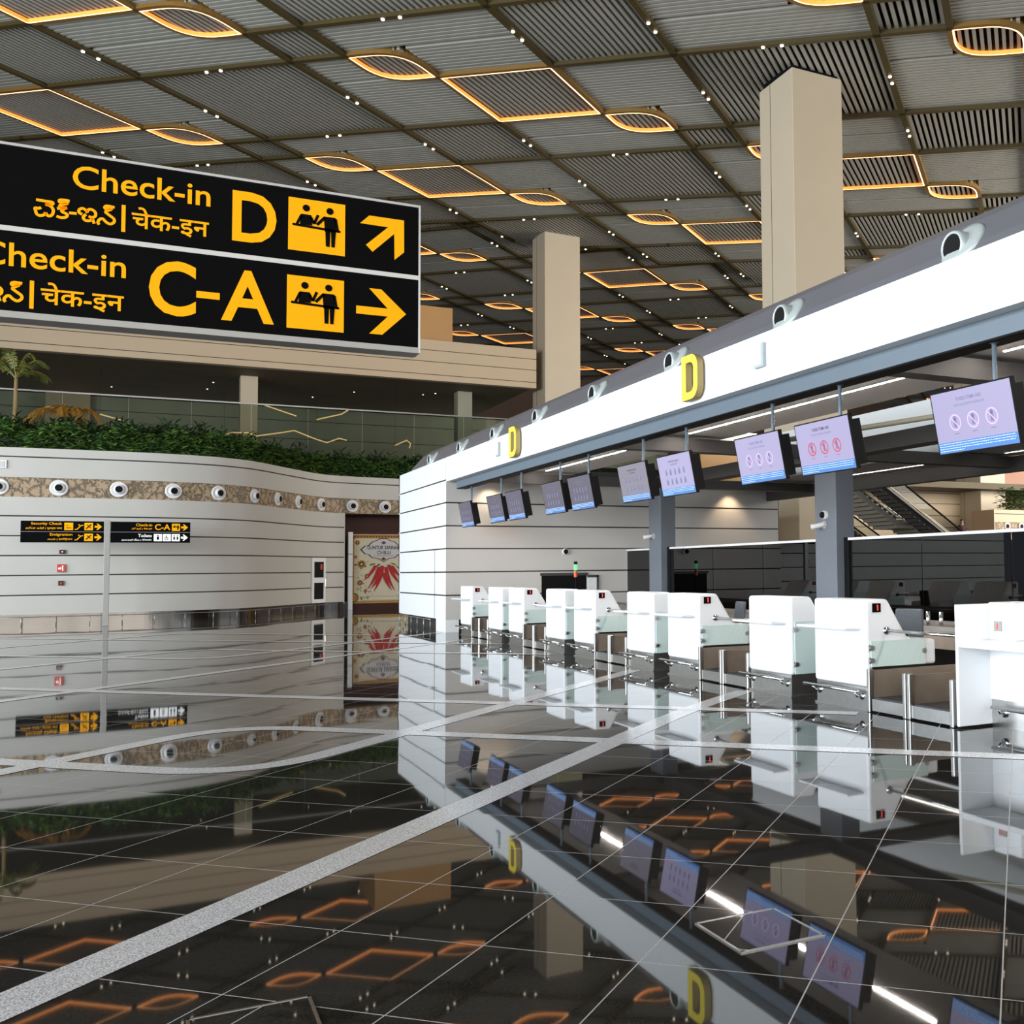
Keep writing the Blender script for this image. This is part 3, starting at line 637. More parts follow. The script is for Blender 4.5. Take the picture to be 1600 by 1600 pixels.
def loop_pts(i, j):
    """square module with two rounded opposite corners (i+1, j) and (i, j+1)"""
    r = .62; o = [(i, j)]
    for k in range(9): t = k / 8; A, B, C = (i + 1 - r, j), (i + 1, j), (i + 1, j + r); o.append(((1 - t) ** 2 * A[0] + 2 * t * (1 - t) * B[0] + t * t * C[0], (1 - t) ** 2 * A[1] + 2 * t * (1 - t) * B[1] + t * t * C[1]))
    o.append((i + 1, j + 1))
    for k in range(9): t = k / 8; A, B, C = (i + r, j + 1), (i, j + 1), (i, j + 1 - r); o.append(((1 - t) ** 2 * A[0] + 2 * t * (1 - t) * B[0] + t * t * C[0], (1 - t) ** 2 * A[1] + 2 * t * (1 - t) * B[1] + t * t * C[1]))
    return o
lights = []
for far, p, q_ in motifs:
    c = lat(6 + p, 4 + q_, 0, far)
    if not ok(far, c): continue
    xs = [project(lat(6 + p + d, 4 + q_ + d, 0, far)) for d in (-2, -1, 0, 1, 2)]; xs = [t for t in xs if t and -40 < t[0] < 1640 and -40 < t[1]]
    if not xs: continue
    pc = project(c); lights.append((far, p, q_, c, pc))
lights.sort(key=lambda t: t[3].y); cnt = {}
ORD = ['first', 'second', 'third', 'fourth', 'fifth', 'sixth', 'seventh', 'eighth', 'ninth', 'tenth', 'eleventh', 'twelfth', 'thirteenth', 'fourteenth', 'fifteenth', 'sixteenth', 'seventeenth', 'eighteenth', 'nineteenth', 'twentieth'] + ['farther'] * 40
for far, p, q_, c, pc in lights:
    side = 'left' if pc[0] < 533 else 'middle' if pc[0] < 1066 else 'right'
    cnt[side] = cnt.get(side, 0) + 1
    r = empty('ceiling_light', c, 'orange glowing square with two loops in the ceiling, %s nearest in the %s third' % (ORD[cnt[side] - 1], side), 'ceiling light', 'glowing square and loop lights in the ceiling')
    ring(far, [(5 + p, 3 + q_), (7 + p, 3 + q_), (7 + p, 5 + q_), (5 + p, 5 + q_)], c).build('square_channel', ['goldbeam', 'led', 'ledside'], r)
    ring(far, loop_pts(4 + p, 2 + q_), c).build('loop_channel', ['goldbeam', 'led', 'ledside'], r)
    ring(far, loop_pts(7 + p, 5 + q_), c).build('loop_channel', ['goldbeam', 'led', 'ledside'], r)
# downlights: pairs set in the dark beams
dl_mesh = None; dls = []
for far, p, q_ in motifs:
    for i0, j0, di, dj, ts in ((7, 3, 1, 0, (3.36, 3.64)), (8, 6, 1, 0, (2.36, 2.64)), (5, 5, 0, 1, (.92, 1.20, 3.42, 3.70)), (8, 6, 0, 1, (2.4, 2.66, 4.75, 5.03))):
        for t in ts:
            P = lat(i0 + p + di * t, j0 + q_ + dj * t, 0, far)
            if not ok(far, P): continue
            s = project(P)
            if s and -5 < s[0] < 1605 and -5 < s[1] < 640 and P.y < 105: dls.append((P.y, P))
dls.sort(key=lambda t: t[0])
for k, (_, P) in enumerate(dls[:300]):
    if dl_mesh is None:
        m = MB(); m.lathe((0, 0, 0), (0, 0, -1), [(.062, 0), (.062, .04), (.05, .05), (.0, .045)], 10); o = m.build('downlight', 'spot'); dl_mesh = o
    else: o = dl_mesh.copy(); COL.objects.link(o)
    o.location = P; tag(o, 'small round downlight set in a dark ceiling beam', 'downlight', 'downlights in the dark ceiling beams')
fw = MB(); fw.box(-60, 110, 118, 119, 0, 30); struct(fw.build('wall_far', 'brownwall'), 'dim brown wall closing the far end of the hall', 'wall')

# ------------------------------------------------------------------ check-in island: end block, fascia, canopy
FX = 6.97; YE = 27.62
lev = [.33, .974, 1.593, 2.216, 2.825, 3.441, 4.045]
pr, mi = grooved(lev, 4.645, .018, .025)
ib = MB(); sweep(ib, [Vector((FX, 33.5, 0)), Vector((FX, YE, 0)), Vector((FX + .5, YE, 0))][:2] , pr + [(-1.2, 4.645)], mi + [0], True)
ib.box(FX, FX + 1.0, YE + .01, YE + .02, 4.045, 4.645)
ib.box(FX, FX + .35, YE + .0, YE + 1.05, 0, .33); ib.box(FX + .3, FX + .34, 28.6, 33.5, 0, .33, 1); ib.box(FX - .004, FX + .02, YE + 1.20, YE + 1.23, .33, 2.2, 1); ib.box(FX, 17, 33.4, 33.5, .33, 4.645)
struct(ib.build('wall_island_side', ['white', 'groove']), 'bright white grooved end block of the check-in island', 'wall')
pr, mi = grooved(lev[:-1], 4.045, .018, .025)
wr = MB(); sweep(wr, [Vector((FX, YE, 0)), Vector((17.4, YE, 0))], [(-.3, .33)] + pr, [1] + mi); wr.box(FX + .35, 17.4, YE + .3, YE + .34, 0, .33, 1); wr.box(17.38, 17.4, YE, 33.5, .33, 4.045)
struct(wr.build('wall_back', ['island_wall', 'groove']), 'light grey grooved wall at the end of the check-in desks', 'wall')
guard_rail([(Vector((FX, y, 0)), Vector((-1, 0, 0))) for y in np.arange(33.4, 28.7, -.8)], 'low steel guard rail under the white end block', .28, -.02)
# baggage hatch
r = bpy.data.objects.new('door_2', None); COL.objects.link(r); r.location = (9.62, YE, 0); struct(r, 'black baggage hatch in the grey end wall', 'door')
MB().box(0, 1.32, -.02, .02, .0, 1.46).build('opening', 'black', r); MB().box(-.04, 1.36, -.05, -.0, 1.46, 1.54).build('lintel', 'charcoal', r)
MB().box(1.36, 1.62, -.05, -.0, 0, 1.40).build('side_leaf', 'white', r); MB().box(1.62, 1.68, -.06, -.0, 0, 1.47).build('jamb', 'charcoal', r); MB().box(1.36, 1.68, -.06, 0, 1.40, 1.47).build('head', 'charcoal', r)

fs = MB(); fs.box(FX, FX + .14, -4, YE + .02, 4.0, 4.645); fs.box(FX + .14, 7.42, -4, YE - .3, 4.0, 4.03, 1)
struct(fs.build('trim_5', ['white', 'soffitgrey']), 'long bright white fascia over the check-in desks', 'fascia')
bb = MB(); bb.box(7.14, 7.36, -4, 27.2, 3.795, 4.0); bb.box(7.14, 7.40, -4, 27.2, 3.775, 3.795, 1)
struct(bb.build('trim_6', ['bluegrey', 'black']), 'blue grey steel beam under the white fascia', 'beam')
hd = MB(); hp_ = [(7.08, 4.645), (7.16, 4.80), (7.40, 5.12), (7.56, 5.25), (7.8, 5.32), (9.6, 5.36), (9.6, 4.6)]
vs = []
for y, e in ((-4, 0), (32.6, 1)):
    vs += [(x, y - (z - 4.645) * .95 * e, z) for x, z in hp_]
nn = len(hp_); hd.add(vs, [(i, i + 1, nn + i + 1, nn + i) for i in range(nn - 1)] + [tuple(range(nn, 2 * nn))])
struct(hd.build('trim_7', 'hood'), 'grey sloping hood along the top of the fascia', 'hood')
rb_ = MB(); rb_.box(8.4, 9.6, 27.5, 31.6, 5.36, 5.56); struct(rb_.build('trim_8', 'white'), 'pale slab on the far end of the hood', 'slab')
jl = ['nearest to the right edge', 'second from the right edge', 'just left of the nearer yellow D', 'fourth from the right edge', 'fifth from the right edge', 'just left of the farther yellow D', 'next to the far end', 'at the far end of the hood']
for y, nm in zip([7.86, 11.11, 14.34, 17.53, 20.70, 23.75, 26.76, 30.0], jl):
    n = Vector((-.82, 0, .57)).normalized(); r = empty('jet_nozzle', (7.20, y, 4.84), 'oval metal air jet on the grey hood, ' + nm, 'air jet', 'air jets along the grey hood')
    MB().lathe((0, 0, 0), n, [(.27, -.02), (.27, .015), (.25, .035), (.18, .05), (.0, .055)], 28).build('flange', 'jetmetal', r, True)
    ax = Vector((-.97, .0, .02)).normalized(); c = n * .0 + Vector((.0, .04, -.03))
    MB().lathe(c, ax, [(.175, -.04), (.17, .09), (.16, .125), (.14, .135), (.132, .12)], 24).build('nozzle', 'jetmetal', r, True)
    MB().lathe(c, ax, [(.135, .118), (.0, .118)], 20).build('outlet', 'black', r)
# letters on the fascia
def big_D(y, label):
    r = empty('letter_sign', (FX, y, 4.045), label, 'letter')
    w_, h_ = .50, .65; outer, inner = [], []
    def D(x0, x1, z0, z1, rad):
        o = [(x0, z0)]
        for k in range(9): a = -math.pi / 2 + k * math.pi / 16; o.append((x1 - rad + rad * math.cos(a), z0 + rad + rad * math.sin(a)))
        for k in range(9): a = k * math.pi / 16; o.append((x1 - rad + rad * math.cos(a), z1 - rad + rad * math.sin(a)))
        o.append((x0, z1)); return o
    O = D(0, w_, 0, h_, .2); I = D(.14, w_ - .13, .11, h_ - .11, .10); n = len(O); m = MB()
    P = lambda u, v, d: (-d, -u, v)
    vs = [P(u, v, d) for d in (.03, .13) for ring_ in (O, I) for u, v in ring_]
    m.add(vs, [(2 * n + i, 2 * n + (i + 1) % n, 3 * n + (i + 1) % n, 3 * n + i) for i in range(n)], 0)
    m.add(vs, [(i, (i + 1) % n, 2 * n + (i + 1) % n, 2 * n + i) for i in range(n)] + [(n + i, n + (i + 1) % n, 3 * n + (i + 1) % n, 3 * n + i) for i in range(n)] + [(i, (i + 1) % n, n + (i + 1) % n, n + i) for i in range(n)], 1)
    m.build('face', ['letter', 'letterside'], r)
    m = MB()
    for z_ in (.08, .55): m.box(-.03, 0, -.09, -.05, z_, z_ + .04)
    m.build('stand_off', 'alu', r)
big_D(13.47, 'yellow letter D on the white fascia, the nearer of two'); big_D(21.75, 'yellow letter D on the white fascia, the farther of two')
for y, nm in ((11.34, 'nearer'), (22.79, 'farther')):
    r = empty('fascia_bracket', (FX, y, 4.2), 'small white bracket on the fascia, the %s one' % nm, 'bracket'); MB().box(-.05, 0, -.03, .03, 0, .31).build('plate', 'bracketshade', r); MB().box(-.05, 0, .03, .2, 0, .035).build('foot', 'bracketshade', r)

# canopy soffits, beams
cs = MB(); cs.box(7.42, 9.75, -4, YE, 4.10, 4.16); struct(cs.build('ceiling_canopy', 'soffitgrey'), 'grey soffit panel behind the blue grey beam', 'ceiling')
cs = MB(); cs.box(15.2, 17.2, -4, YE, 4.08, 4.14); struct(cs.build('ceiling_canopy_rear', 'soffitgrey'), 'grey soffit panel on the far side of the island', 'ceiling')
for nm, y in (('trim_9', 9.3), ('trim_10', 17.3), ('trim_11', 25.2)):
    m = MB(); m.box(7.42, 17.0, y - .13, y + .13, 3.80, 4.04); m.box(7.42, 17.0, y - .15, y + .15, 3.79, 3.80)
    struct(m.build(nm, 'charcoal'), 'dark cross beam of the canopy', 'beam')
m = MB(); m.box(12.0, 12.4, -4, 24.9, 3.78, 4.08); struct(m.build('trim_12', 'charcoal'), 'dark spine beam along the middle of the canopy', 'beam')
m = MB(); m.box(16.95, 17.2, -4, YE, 3.70, 4.04); struct(m.build('trim_13', 'charcoal'), 'dark edge beam on the far side of the canopy', 'beam')
m = MB(); m.box(16.2, 16.3, -4, 27.4, 4.16, 5.50); m.box(16.2, 17.2, -4, 27.4, 5.5, 5.55); struct(m.build('trim_14', 'white'), 'white upstand inside the far edge of the canopy', 'upstand')
M['lightstripdim'] = mat('dim_strip_light', (1, .95, .9), .5, emit=(1, .90, .82), estr=14, noise=.02)
def strip(x, y0, y1, z, label):
    r = empty('strip_light', (x, y0, z), label, 'strip light', 'strip lights in the canopy soffit'); MB().box(-.0175, .0175, 0, y1 - y0, -.012, 0).build('diffuser', 'lightstrip' if x < 10 else 'lightstripdim', r); MB().box(-.045, .045, -.02, y1 - y0 + .02, -.008, .004).build('frame', 'soffitgrey', r)
strip(8.74, 10.38, 16.9, 4.10, 'thin white strip light in the near soffit, behind the nearer D'); strip(8.74, 18.6, 24.7, 4.10, 'thin white strip light in the near soffit, behind the farther D'); strip(8.74, 2.4, 8.9, 4.10, 'thin white strip light in the near soffit beyond the right edge')
strip(16.55, 18.2, 24.0, 4.08, 'thin white strip light in the soffit on the far side'); strip(16.55, 10.4, 16.9, 4.08, 'thin white strip light in the far soffit above the escalators')
# ducts above the canopy
for a, b, rr, lb in (((12.6, 20.5, 4.5), (16.22, 14.6, 5.0), .06, 'cream pipe above the canopy behind the hanging screens'), ((12.9, 13.6, 4.6), (16.22, 11.0, 5.3), .06, 'cream pipe above the canopy left of the largest screen')):
    m = MB(); m.tube([a, b], rr, 10); tag(m.build('service_pipe', 'cream', None, True), lb, 'pipe')

# grey canopy columns
for y, nm in ((16.95, 'nearer grey steel column carrying the canopy'), (24.97, 'farther grey steel column carrying the canopy')):
    r = empty('canopy_column', (12.02, y, 0), nm, 'column'); MB().box(0, .44, 0, .74, 0, 3.78).build('shaft', 'greycolumn', r, bevel=.012); MB().box(-.02, .46, -.02, .76, 0, .06).build('base_plate', 'charcoal', r); MB().box(.18, .42, -.16, 0, 0, 2.2).build('cable_duct', 'black', r)
# glass screen along the middle
gs = empty('glass_screen', (12.22, -3, 0), 'long dark glass screen along the middle of the island', 'glass screen')
for y0, y1 in ((-3, 16.80), (17.72, 24.80), (25.75, YE)):
    n = max(1, round((y1 - y0) / 2.3)); st = (y1 - y0) / n
    for k in range(n): MB().box(-.006, .006, y0 + 3 + k * st + .01, y0 + 3 + (k + 1) * st - .01, .05, 2.14).build('pane', 'darkglass', gs)
    MB().box(-.03, .03, y0 + 3, y1 + 3, 2.14, 2.19).build('top_rail', 'plastic', gs); MB().box(-.03, .03, y0 + 3, y1 + 3, 0, .05).build('bottom_rail', 'steel', gs)
st_ = MB(); st_.box(8.2, 9.72, -4, YE, .0, .012); st_.box(10.9, 12.1, -4, YE, 0, .012); struct(st_.build('floor_bounce', 'bouncefloor'), 'pale brown matt floor added behind the desks to bounce light upwards', 'floor')  # pale floor added to bounce strip light up to the canopy soffit
# dark sheet added behind the glass so the view through it stays dark
m = MB(); m.box(14.6, 14.8, -4, YE, 0, 2.1); struct(m.build('wall_dark_sheet', 'charcoal'), 'dark sheet added behind the glass to darken the view through it', 'wall')

# ------------------------------------------------------------------ check-in desks
DX = 7.06
def tube_clamp(m, x, z): m.lathe((x, -.016, z), (0, -1, 0), [(.03, 0), (.03, .022), (.0, .022)], 10); m.box(x - .035, x + .035, -.02, -.012, z - .035, z + .035)
def desk(near, label):
    r = empty('check_in_desk', (DX, 0, 0), label, 'check-in desk', 'white check-in desks in a row')
    b = MB(); prof = [(.09, .48), (.09, .27), (.0, .27), (.0, 1.24), (.31, 1.24), (.56, .84), (.62, .78), (1.0, .765), (1.0, .48)]
    b.prism(prof, lambda u, v, d: (u, d, v), 0.0, 1.03); b.build('body', 'desk_white', r, bevel=.035)
    m = MB(); m.box(.10, .95, .14, 1.0, 0, .49); m.build('pedestal', 'charcoal', r)
    m = MB(); m.box(.02, .6, .02, 1.01, 0, .27); m.box(.0, .62, 0, 1.03, 0, .02); m.build('plinth', 'steel', r)
    m = MB(); m.box(-.22, .01, .10, 1.08, .905, .93); m.build('ledge', 'desk_white', r, bevel=.008)
    m = MB(); m.tube([(-.09, .06, .22), (-.09, 1.13, .22)], .02, 10)
    m.build('bumper_rail', 'chrome', r, True)
    for y in (.12, .95): m = MB(); m.tube([(-.09, y, .215), (-.05, y, .16), (.03, y, .16)], .014, 8); m.lathe((.022, y, .16), (-1, 0, 0), [(.045, 0), (.045, .012), (.0, .014)], 12); m.build('bracket', 'chrome', r, True)
    if near:
        m = MB(); m.box(.05, .82, -.022, -.010, .49, .775); g = m.build('side_glass', 'frost', r)
        m = MB(); fn = lambda u, v: (u, -.0235, v)
        for k in range(9):
            x = .12 + k * .08; seg(m, fn, (x - .0, .52 + (.0 if k % 2 else .06)), (x + .12 if x < .66 else x + .05, .75 if x < .66 else .62), .008, 0)
        m.build('etched_stripes', 'froststripe', g)
        m = MB(); tube_clamp(m, .06, .70); m.build('clamp', 'steel', r); m = MB(); tube_clamp(m, .06, .56); m.build('clamp', 'steel', r); m = MB(); tube_clamp(m, .80, .64); m.build('clamp', 'steel', r)
        dsp = MB().box(.09, .20, -.014, 0, 1.095, 1.195).build('number_display', 'blackgloss', r)
        m = MB(); fn = lambda u, v: (u, -.0155, v); seg(m, fn, (.155, 1.115), (.155, 1.175), .016); seg(m, fn, (.145, 1.165), (.155, 1.177), .012); m.build('digit', 'red', dsp)
        m = MB(); m.tube([(.275, 0, .885), (.275, -1.40, .885)], .018, 10); m.build('barrier_rail', 'chrome', r, True)
        m = MB(); m.lathe((.275, 0, .885), (0, -1, 0), [(.045, 0), (.045, .02), (.02, .03)], 14); m.build('rail_flange', 'chrome', r, True)
    else:
        m = MB(); m.box(.05, .60, -.022, -.010, .28, .93); m.build('side_glass', 'frost', r)
        for z in (.83, .40): m = MB(); tube_clamp(m, .07, z); m.build('clamp', 'steel', r)
    return r
order = ['nearest', 'second nearest', 'third nearest', 'fourth nearest', 'farthest']
A = desk(True, ''); B = desk(False, '')
for k in range(5):
    o = A if k == 0 else copy_tree(A); o.location = (DX, 9.42 + 4.01 * k, 0); o['label'] = 'white check-in desk with red number display and steel barrier rail, %s of its kind' % order[k]
    if k < 4:
        o = B if k == 0 else copy_tree(B); o.location = (DX, 10.97 + 4.01 * k, 0); o['label'] = 'white check-in desk with a tall frosted side glass, %s of its kind' % order[k]
# low counter at the right edge
r = empty('low_counter', (DX, 6.93, 0), 'white low counter with open knee recess cut by the right edge', 'counter')
MB().box(0, .45, 1.0, 1.04, .02, 1.22).build('side_panel', 'desk_white', r, bevel=.008); MB().box(.42, .47, -1.0, 1.0, .27, .80).build('back_panel', 'desk_white', r)
MB().box(-.0, .9, -1.0, 1.0, .80, .86).build('top', 'desk_white', r, bevel=.01); MB().box(.40, .80, .62, 1.0, .86, 1.235).build('upper_panel', 'desk_white', r, bevel=.02); MB().box(.55, .80, -1.0, .62, .86, 1.0).build('upstand', 'desk_white', r); MB().box(.56, .80, -1.0, .62, 1.0, 1.235).build('monitor_box', 'soffitgrey', r)
MB().box(.43, .8, -1.0, 1.0, 0, .27).build('plinth', 'steel', r); MB().box(0.005, .43, 1.005, 1.035, 0, .03).build('foot', 'black', r)
d_ = MB().box(.385, .40, .80, .90, .95, 1.05).build('number_display', 'signgrey', r); m = MB(); seg(m, lambda u, v: (.383, -u, v), (-.85, .97), (-.85, 1.03), .018); m.build('digit', 'red', d_)
m = MB(); m.tube([(.33, .9, .2), (.33, -1.0, .2)], .02, 10); m.build('bumper_rail', 'chrome', r, True); m = MB(); m.tube([(.33, .82, .2), (.36, .82, .15), (.44, .82, .15)], .014, 8); m.lathe((.43, .82, .15), (-1, 0, 0), [(.05, 0), (.05, .012), (0, .014)], 12); m.build('bracket', 'chrome', r, True)

# ------------------------------------------------------------------ weigh belts between the desks
def belts(label):
    r = empty('baggage_conveyor', (DX, 0, 0), label, 'baggage conveyor', 'weigh belts between the check-in desks')
    for y0, y1 in ((.06, .66), (.76, 1.33)):
        MB().box(0, 2.4, y0, y1, 0.02, .15).build('belt_frame', 'steel', r); MB().box(.03, 2.4, y0 + .02, y1 - .02, .15, .165).build('belt', 'rubber', r)
    for y in (.0, .70, 1.365):
        z1 = .46
        MB().box(.03, 2.4, y - .012 + .012, y + .024, .02, z1).build('guard', 'darksteel', r)
    for y in (.0, .665, .735, 1.355):
        MB().box(-.02, .045, y, y + .05, 0, .475).build('post', 'steel', r, bevel=.008)
    return r
bc = belts('')
bl_ = ['nearest the camera', 'second nearest the camera', 'third nearest the camera', 'fourth nearest the camera', 'farthest from the camera']
for k in range(5):
    o = bc if k == 0 else copy_tree(bc); o.location = (DX, 8.0 + 4.01 * k, 0); o['label'] = 'pair of steel weigh belts between two check-in desks, ' + bl_[k]
r = empty('collector_conveyor', (9.75, -3, 0), 'long collector belt running behind the desks to the hatch', 'conveyor')
MB().box(.0, 1.1, 0, 30.5, .45, .70).build('frame', 'darksteel', r); MB().box(.05, 1.05, 0, 30.5, .70, .715).build('belt', 'beltbrown', r)
for s_ in (0, 1.06): MB().box(s_, s_ + .04, 0, 30.5, .70, .76).build('side_guard', 'steel', r)
for k in range(9): MB().box(.1, 1.0, .4 + k * 3.6, .5 + k * 3.6, 0, .45).build('leg', 'charcoal', r)
for (x, y), nm in (((9.9, 11.73), 'left'), ((9.9, 11.45), 'right')):
    r = empty('bollard', (x, y, .7155), 'short steel post standing on the collector belt, %s of two' % nm, 'post'); MB().tube([(0, 0, 0), (0, 0, .24)], .03, 12).build('tube', 'chrome', r, True); MB().lathe((0, 0, 0), (0, 0, 1), [(.07, 0), (.07, .012), (.03, .014)], 14).build('base', 'steel', r)

# chairs behind the desks
def chair(label):
    r = empty('office_chair', (0, 0, 0), label, 'chair', 'office chairs behind the desks')
    MB().box(-.24, .24, -.24, .24, .44, .52).build('seat', 'chairgrey', r, bevel=.03)
    m = MB(); m.prism([(-.24, .0), (.24, .0), (.21, .48), (-.21, .48)], lambda u, v, d: (.24 + d + v * .12, u, .58 + v), 0, .06); m.build('backrest', 'chairgrey', r, bevel=.025)
    MB().bar((.2, 0, .48), (.29, 0, .75), .06, .03, 0, (0, 1, 0)).build('back_bar', 'black', r); MB().tube([(0, 0, .1), (0, 0, .45)], .03, 10).build('gas_lift', 'chrome', r)
    m = MB()
    for k in range(5): a = k * 1.2566; m.bar((0, 0, .11), (.28 * math.cos(a), .28 * math.sin(a), .08), .04, .03)
    m.build('star_base', 'black', r)
    for k in range(5): a = k * 1.2566; MB().lathe((.28 * math.cos(a), .28 * math.sin(a) - .02, .035), (0, 1, 0), [(.0, 0), (.035, 0), (.035, .04), (0, .04)], 10).build('castor', 'black', r)
    return r
ch = chair('')
for k, (x, y, rz_) in enumerate([(8.35, 10.55, .25), (8.3, 14.95, -.2), (8.45, 18.6, .3), (8.35, 22.6, .1)]):
    o = ch if k == 0 else copy_tree(ch); o.location = (x, y, 0); o.rotation_euler = (0, 0, rz_); o['label'] = 'dark grey office chair behind the %s pair of check-in desks' % order[k].replace('nearest', 'nearest')

# ------------------------------------------------------------------ hanging screens
def screen(kind, label):
    r = empty('hanging_screen', (0, 0, 0), label, 'screen', 'screens hanging over the check-in desks')
    t = R(11); ct, st = math.cos(t), math.sin(t); hw, hh = .575, .325
    # local plane: u to the right as read (towards -y), v up; faces -x and slightly down
    def fr(dn): return lambda u, v: (-.02 - dn * ct - v * st, -u, v * ct - dn * st - .655)
    def slab(m, u0, u1, v0, v1, d0, d1, mi=0): m.prism([(u0, v0), (u1, v0), (u1, v1), (u0, v1)], lambda u, v, d: fr(d)(u, v), d0, d1, mi)
    m = MB(); slab(m, -hw, hw, -hh, hh, -.05, 0); m.build('bezel', 'black', r)
    m = MB(); slab(m, -hw + .13, hw - .02, -hh + .04, hh - .07, -.17, -.05); m.build('housing', 'black', r)
    m = MB(); m.tube([(.05, -.24, .06), (.05, -.24, -.62)], .024, 12); m.lathe((.05, -.24, .08), (0, 0, -1), [(.06, 0), (.06, .02), (.024, .03)], 14); m.build('hanger_rod', 'bluegrey', r, True)
    bg = {'bright': 'lav', 'sharp': 'lav', 'mid': 'lavdim', 'icons': 'lav', 'iconsdim': 'lavdim', 'dark': 'lavdark'}[kind]; bar_ = 'scrbluedim' if kind in ('dark', 'iconsdim', 'mid') else 'scrblue'
    m = MB(); rect(m, fr(.002), -hw + .015, hw - .015, -hh + .015, hh - .015); face = m.build('display', bg, r)
    m = MB(); f2, f3 = fr(.0035), fr(.005)
    rect(m, f2, -hw + .016, hw - .016, -hh + .016, -hh + .125, 0)
    random.seed(4)
    for q in range(4):
        x = -hw + .03
        while x < hw - .06 and not (q == 3 and x > -.2): w_ = random.uniform(.015, .05); rect(m, f3, x, min(x + w_, hw - .02), -hh + .106 - q * .024, -hh + .113 - q * .024, 1); x += w_ + .008
    ink = 2 if kind in ('sharp', 'icons', 'iconsdim') else 3
    if kind in ('bright', 'sharp', 'mid'):
        text_into(m, 'THESE ITEMS ARE', f3, h=.036, width=.36, x=-.02, z=.20, align='CENTER', bold=.01, mi=ink); text_into(m, 'NOT ALLOWED IN AIRPLANE', f3, h=.026, width=.42, x=-.02, z=.145, align='CENTER', mi=3)
        for cx_ in (-.26, -.0, .26):
            rc_ = 4 if kind == 'sharp' else (5 if kind == 'bright' else 3)
            disc(m, f3, cx_, -.01, .085, rc_, 22, .070); seg(m, fr(.007), (cx_ - .055, .045), (cx_ + .055, -.065), .012, rc_)
            rect(m, f3, cx_ - .02, cx_ + .02, -.06, .03, 3); disc(m, f3, cx_, .035, .02, 3, 10); seg(m, f3, (cx_ - .035, -.125), (cx_ + .035, -.125), .008, 3)
    else:
        text_into(m, 'PROHIBITED ITEMS IN', f3, h=.026, width=.36, x=0, z=.20, align='CENTER', bold=.01, mi=ink); text_into(m, 'HAND BAGGAGE', f3, h=.022, width=.24, x=0, z=.155, align='CENTER', mi=ink)
        for row, z_ in ((0, .05), (1, -.10)):
            for k in range(5):
                cx_ = -.3 + k * .15; rect(m, f3, cx_ - .025 - .01 * ((k + row) % 2), cx_ + .025, z_ - .045, z_ + .02, 3); disc(m, f3, cx_, z_ + .035, .018, 3, 10)
                if (k + row) % 3 == 0: rect(m, fr(.006), cx_ - .02, cx_ + .02, z_ - .02, z_ + .0, 0)
    m.build('notice', [bar_, 'scrpale', 'scrdark', 'scrgrey', 'scrred', 'scrpink'], face)
    return r
scr = [(7.52, 'bright', 'largest hanging screen with faded prohibition signs, at the right edge'), (10.10, 'sharp', 'hanging screen with three bold red prohibition signs in front of the nearer grey column'), (11.62, 'bright', 'hanging screen with faded signs, just left of the bold red one'),
       (14.12, 'icons', 'lavender hanging screen with two rows of icons beside the farther grey column'), (15.70, 'iconsdim', 'greyish hanging screen with two rows of icons, left of the lavender one'),
       (18.14, 'dark', 'dim violet hanging screen, right one of the third pair'), (19.66, 'dark', 'dim violet hanging screen, left one of the third pair'), (22.12, 'dark', 'small dim hanging screen, right one of the fourth pair'), (23.60, 'dark', 'small dim hanging screen, left one of the fourth pair'), (26.15, 'dark', 'smallest dim hanging screen next to the white end block')]
for y, kind, lb in scr:
    r = screen(kind, lb); r.location = (7.20, y + .24, 3.72)
    r.rotation_euler = (0, 0, 0)

# ------------------------------------------------------------------ small fixtures on the island
r = empty('signal_light', (10.35, 26.9, .716), 'slim stack light with red and green lamps in front of the hatch', 'signal light')
MB().tube([(0, 0, 0), (0, 0, .72)], .02, 10).build('pole', 'black', r); MB().lathe((0, 0, .70), (0, 0, 1), [(.05, 0), (.05, .19), (.0, .19)], 14).build('red_lamp', 'orange', r); MB().lathe((0, 0, .90), (0, 0, 1), [(.045, 0), (.045, .14), (0, .14)], 14).build('green_lamp', 'green', r); MB().lathe((0, 0, 1.05), (0, 0, 1), [(.05, 0), (.05, .08), (0, .08)], 14).build('cap', 'black', r)
def bullet(loc, ang, label):
    r = empty('security_camera', loc, label, 'camera'); d = Vector((math.cos(ang), math.sin(ang), -.18)).normalized()
    MB().lathe((0, 0, 0), (-1, 0, 0), [(.075, 0), (.075, .03), (.03, .05), (.03, .09)], 16).build('base', 'plastic', r, True)
    c = Vector((-.09, 0, 0)); MB().lathe(c - d * .08, d, [(.0, 0), (.05, .0), (.05, .24), (.06, .26), (.06, .28)], 16).build('body', 'plastic', r, True); MB().lathe(c + d * .19, d, [(.056, 0), (0, .0)], 14).build('lens', 'black', r)
bullet((12.02, 17.35, 2.46), 2.2, 'white bullet camera on the nearer grey column'); bullet((12.02, 25.4, 2.5), 2.4, 'white bullet camera on the farther grey column'); bullet((13.8, 25.06, 4.1), 2.6, 'white camera on the dark cross beam')
def dome(loc, n, label):
    r = empty('dome_camera', loc, label, 'camera'); n = Vector(n); MB().lathe((0, 0, 0), n, [(.09, 0), (.09, .06), (.07, .08)], 18).build('base', 'plastic', r, True); MB().lathe(n * .075, n, [(.07, 0), (.055, .045), (.0, .06)], 16).build('dome', 'black', r, True)
dome((12.02, 17.30, 2.66), (-1, 0, 0), 'white dome camera above the bullet camera on the nearer grey column'); dome((10.31, YE, 2.13), (0, -1, 0), 'white dome camera on the grey end wall above the hatch')
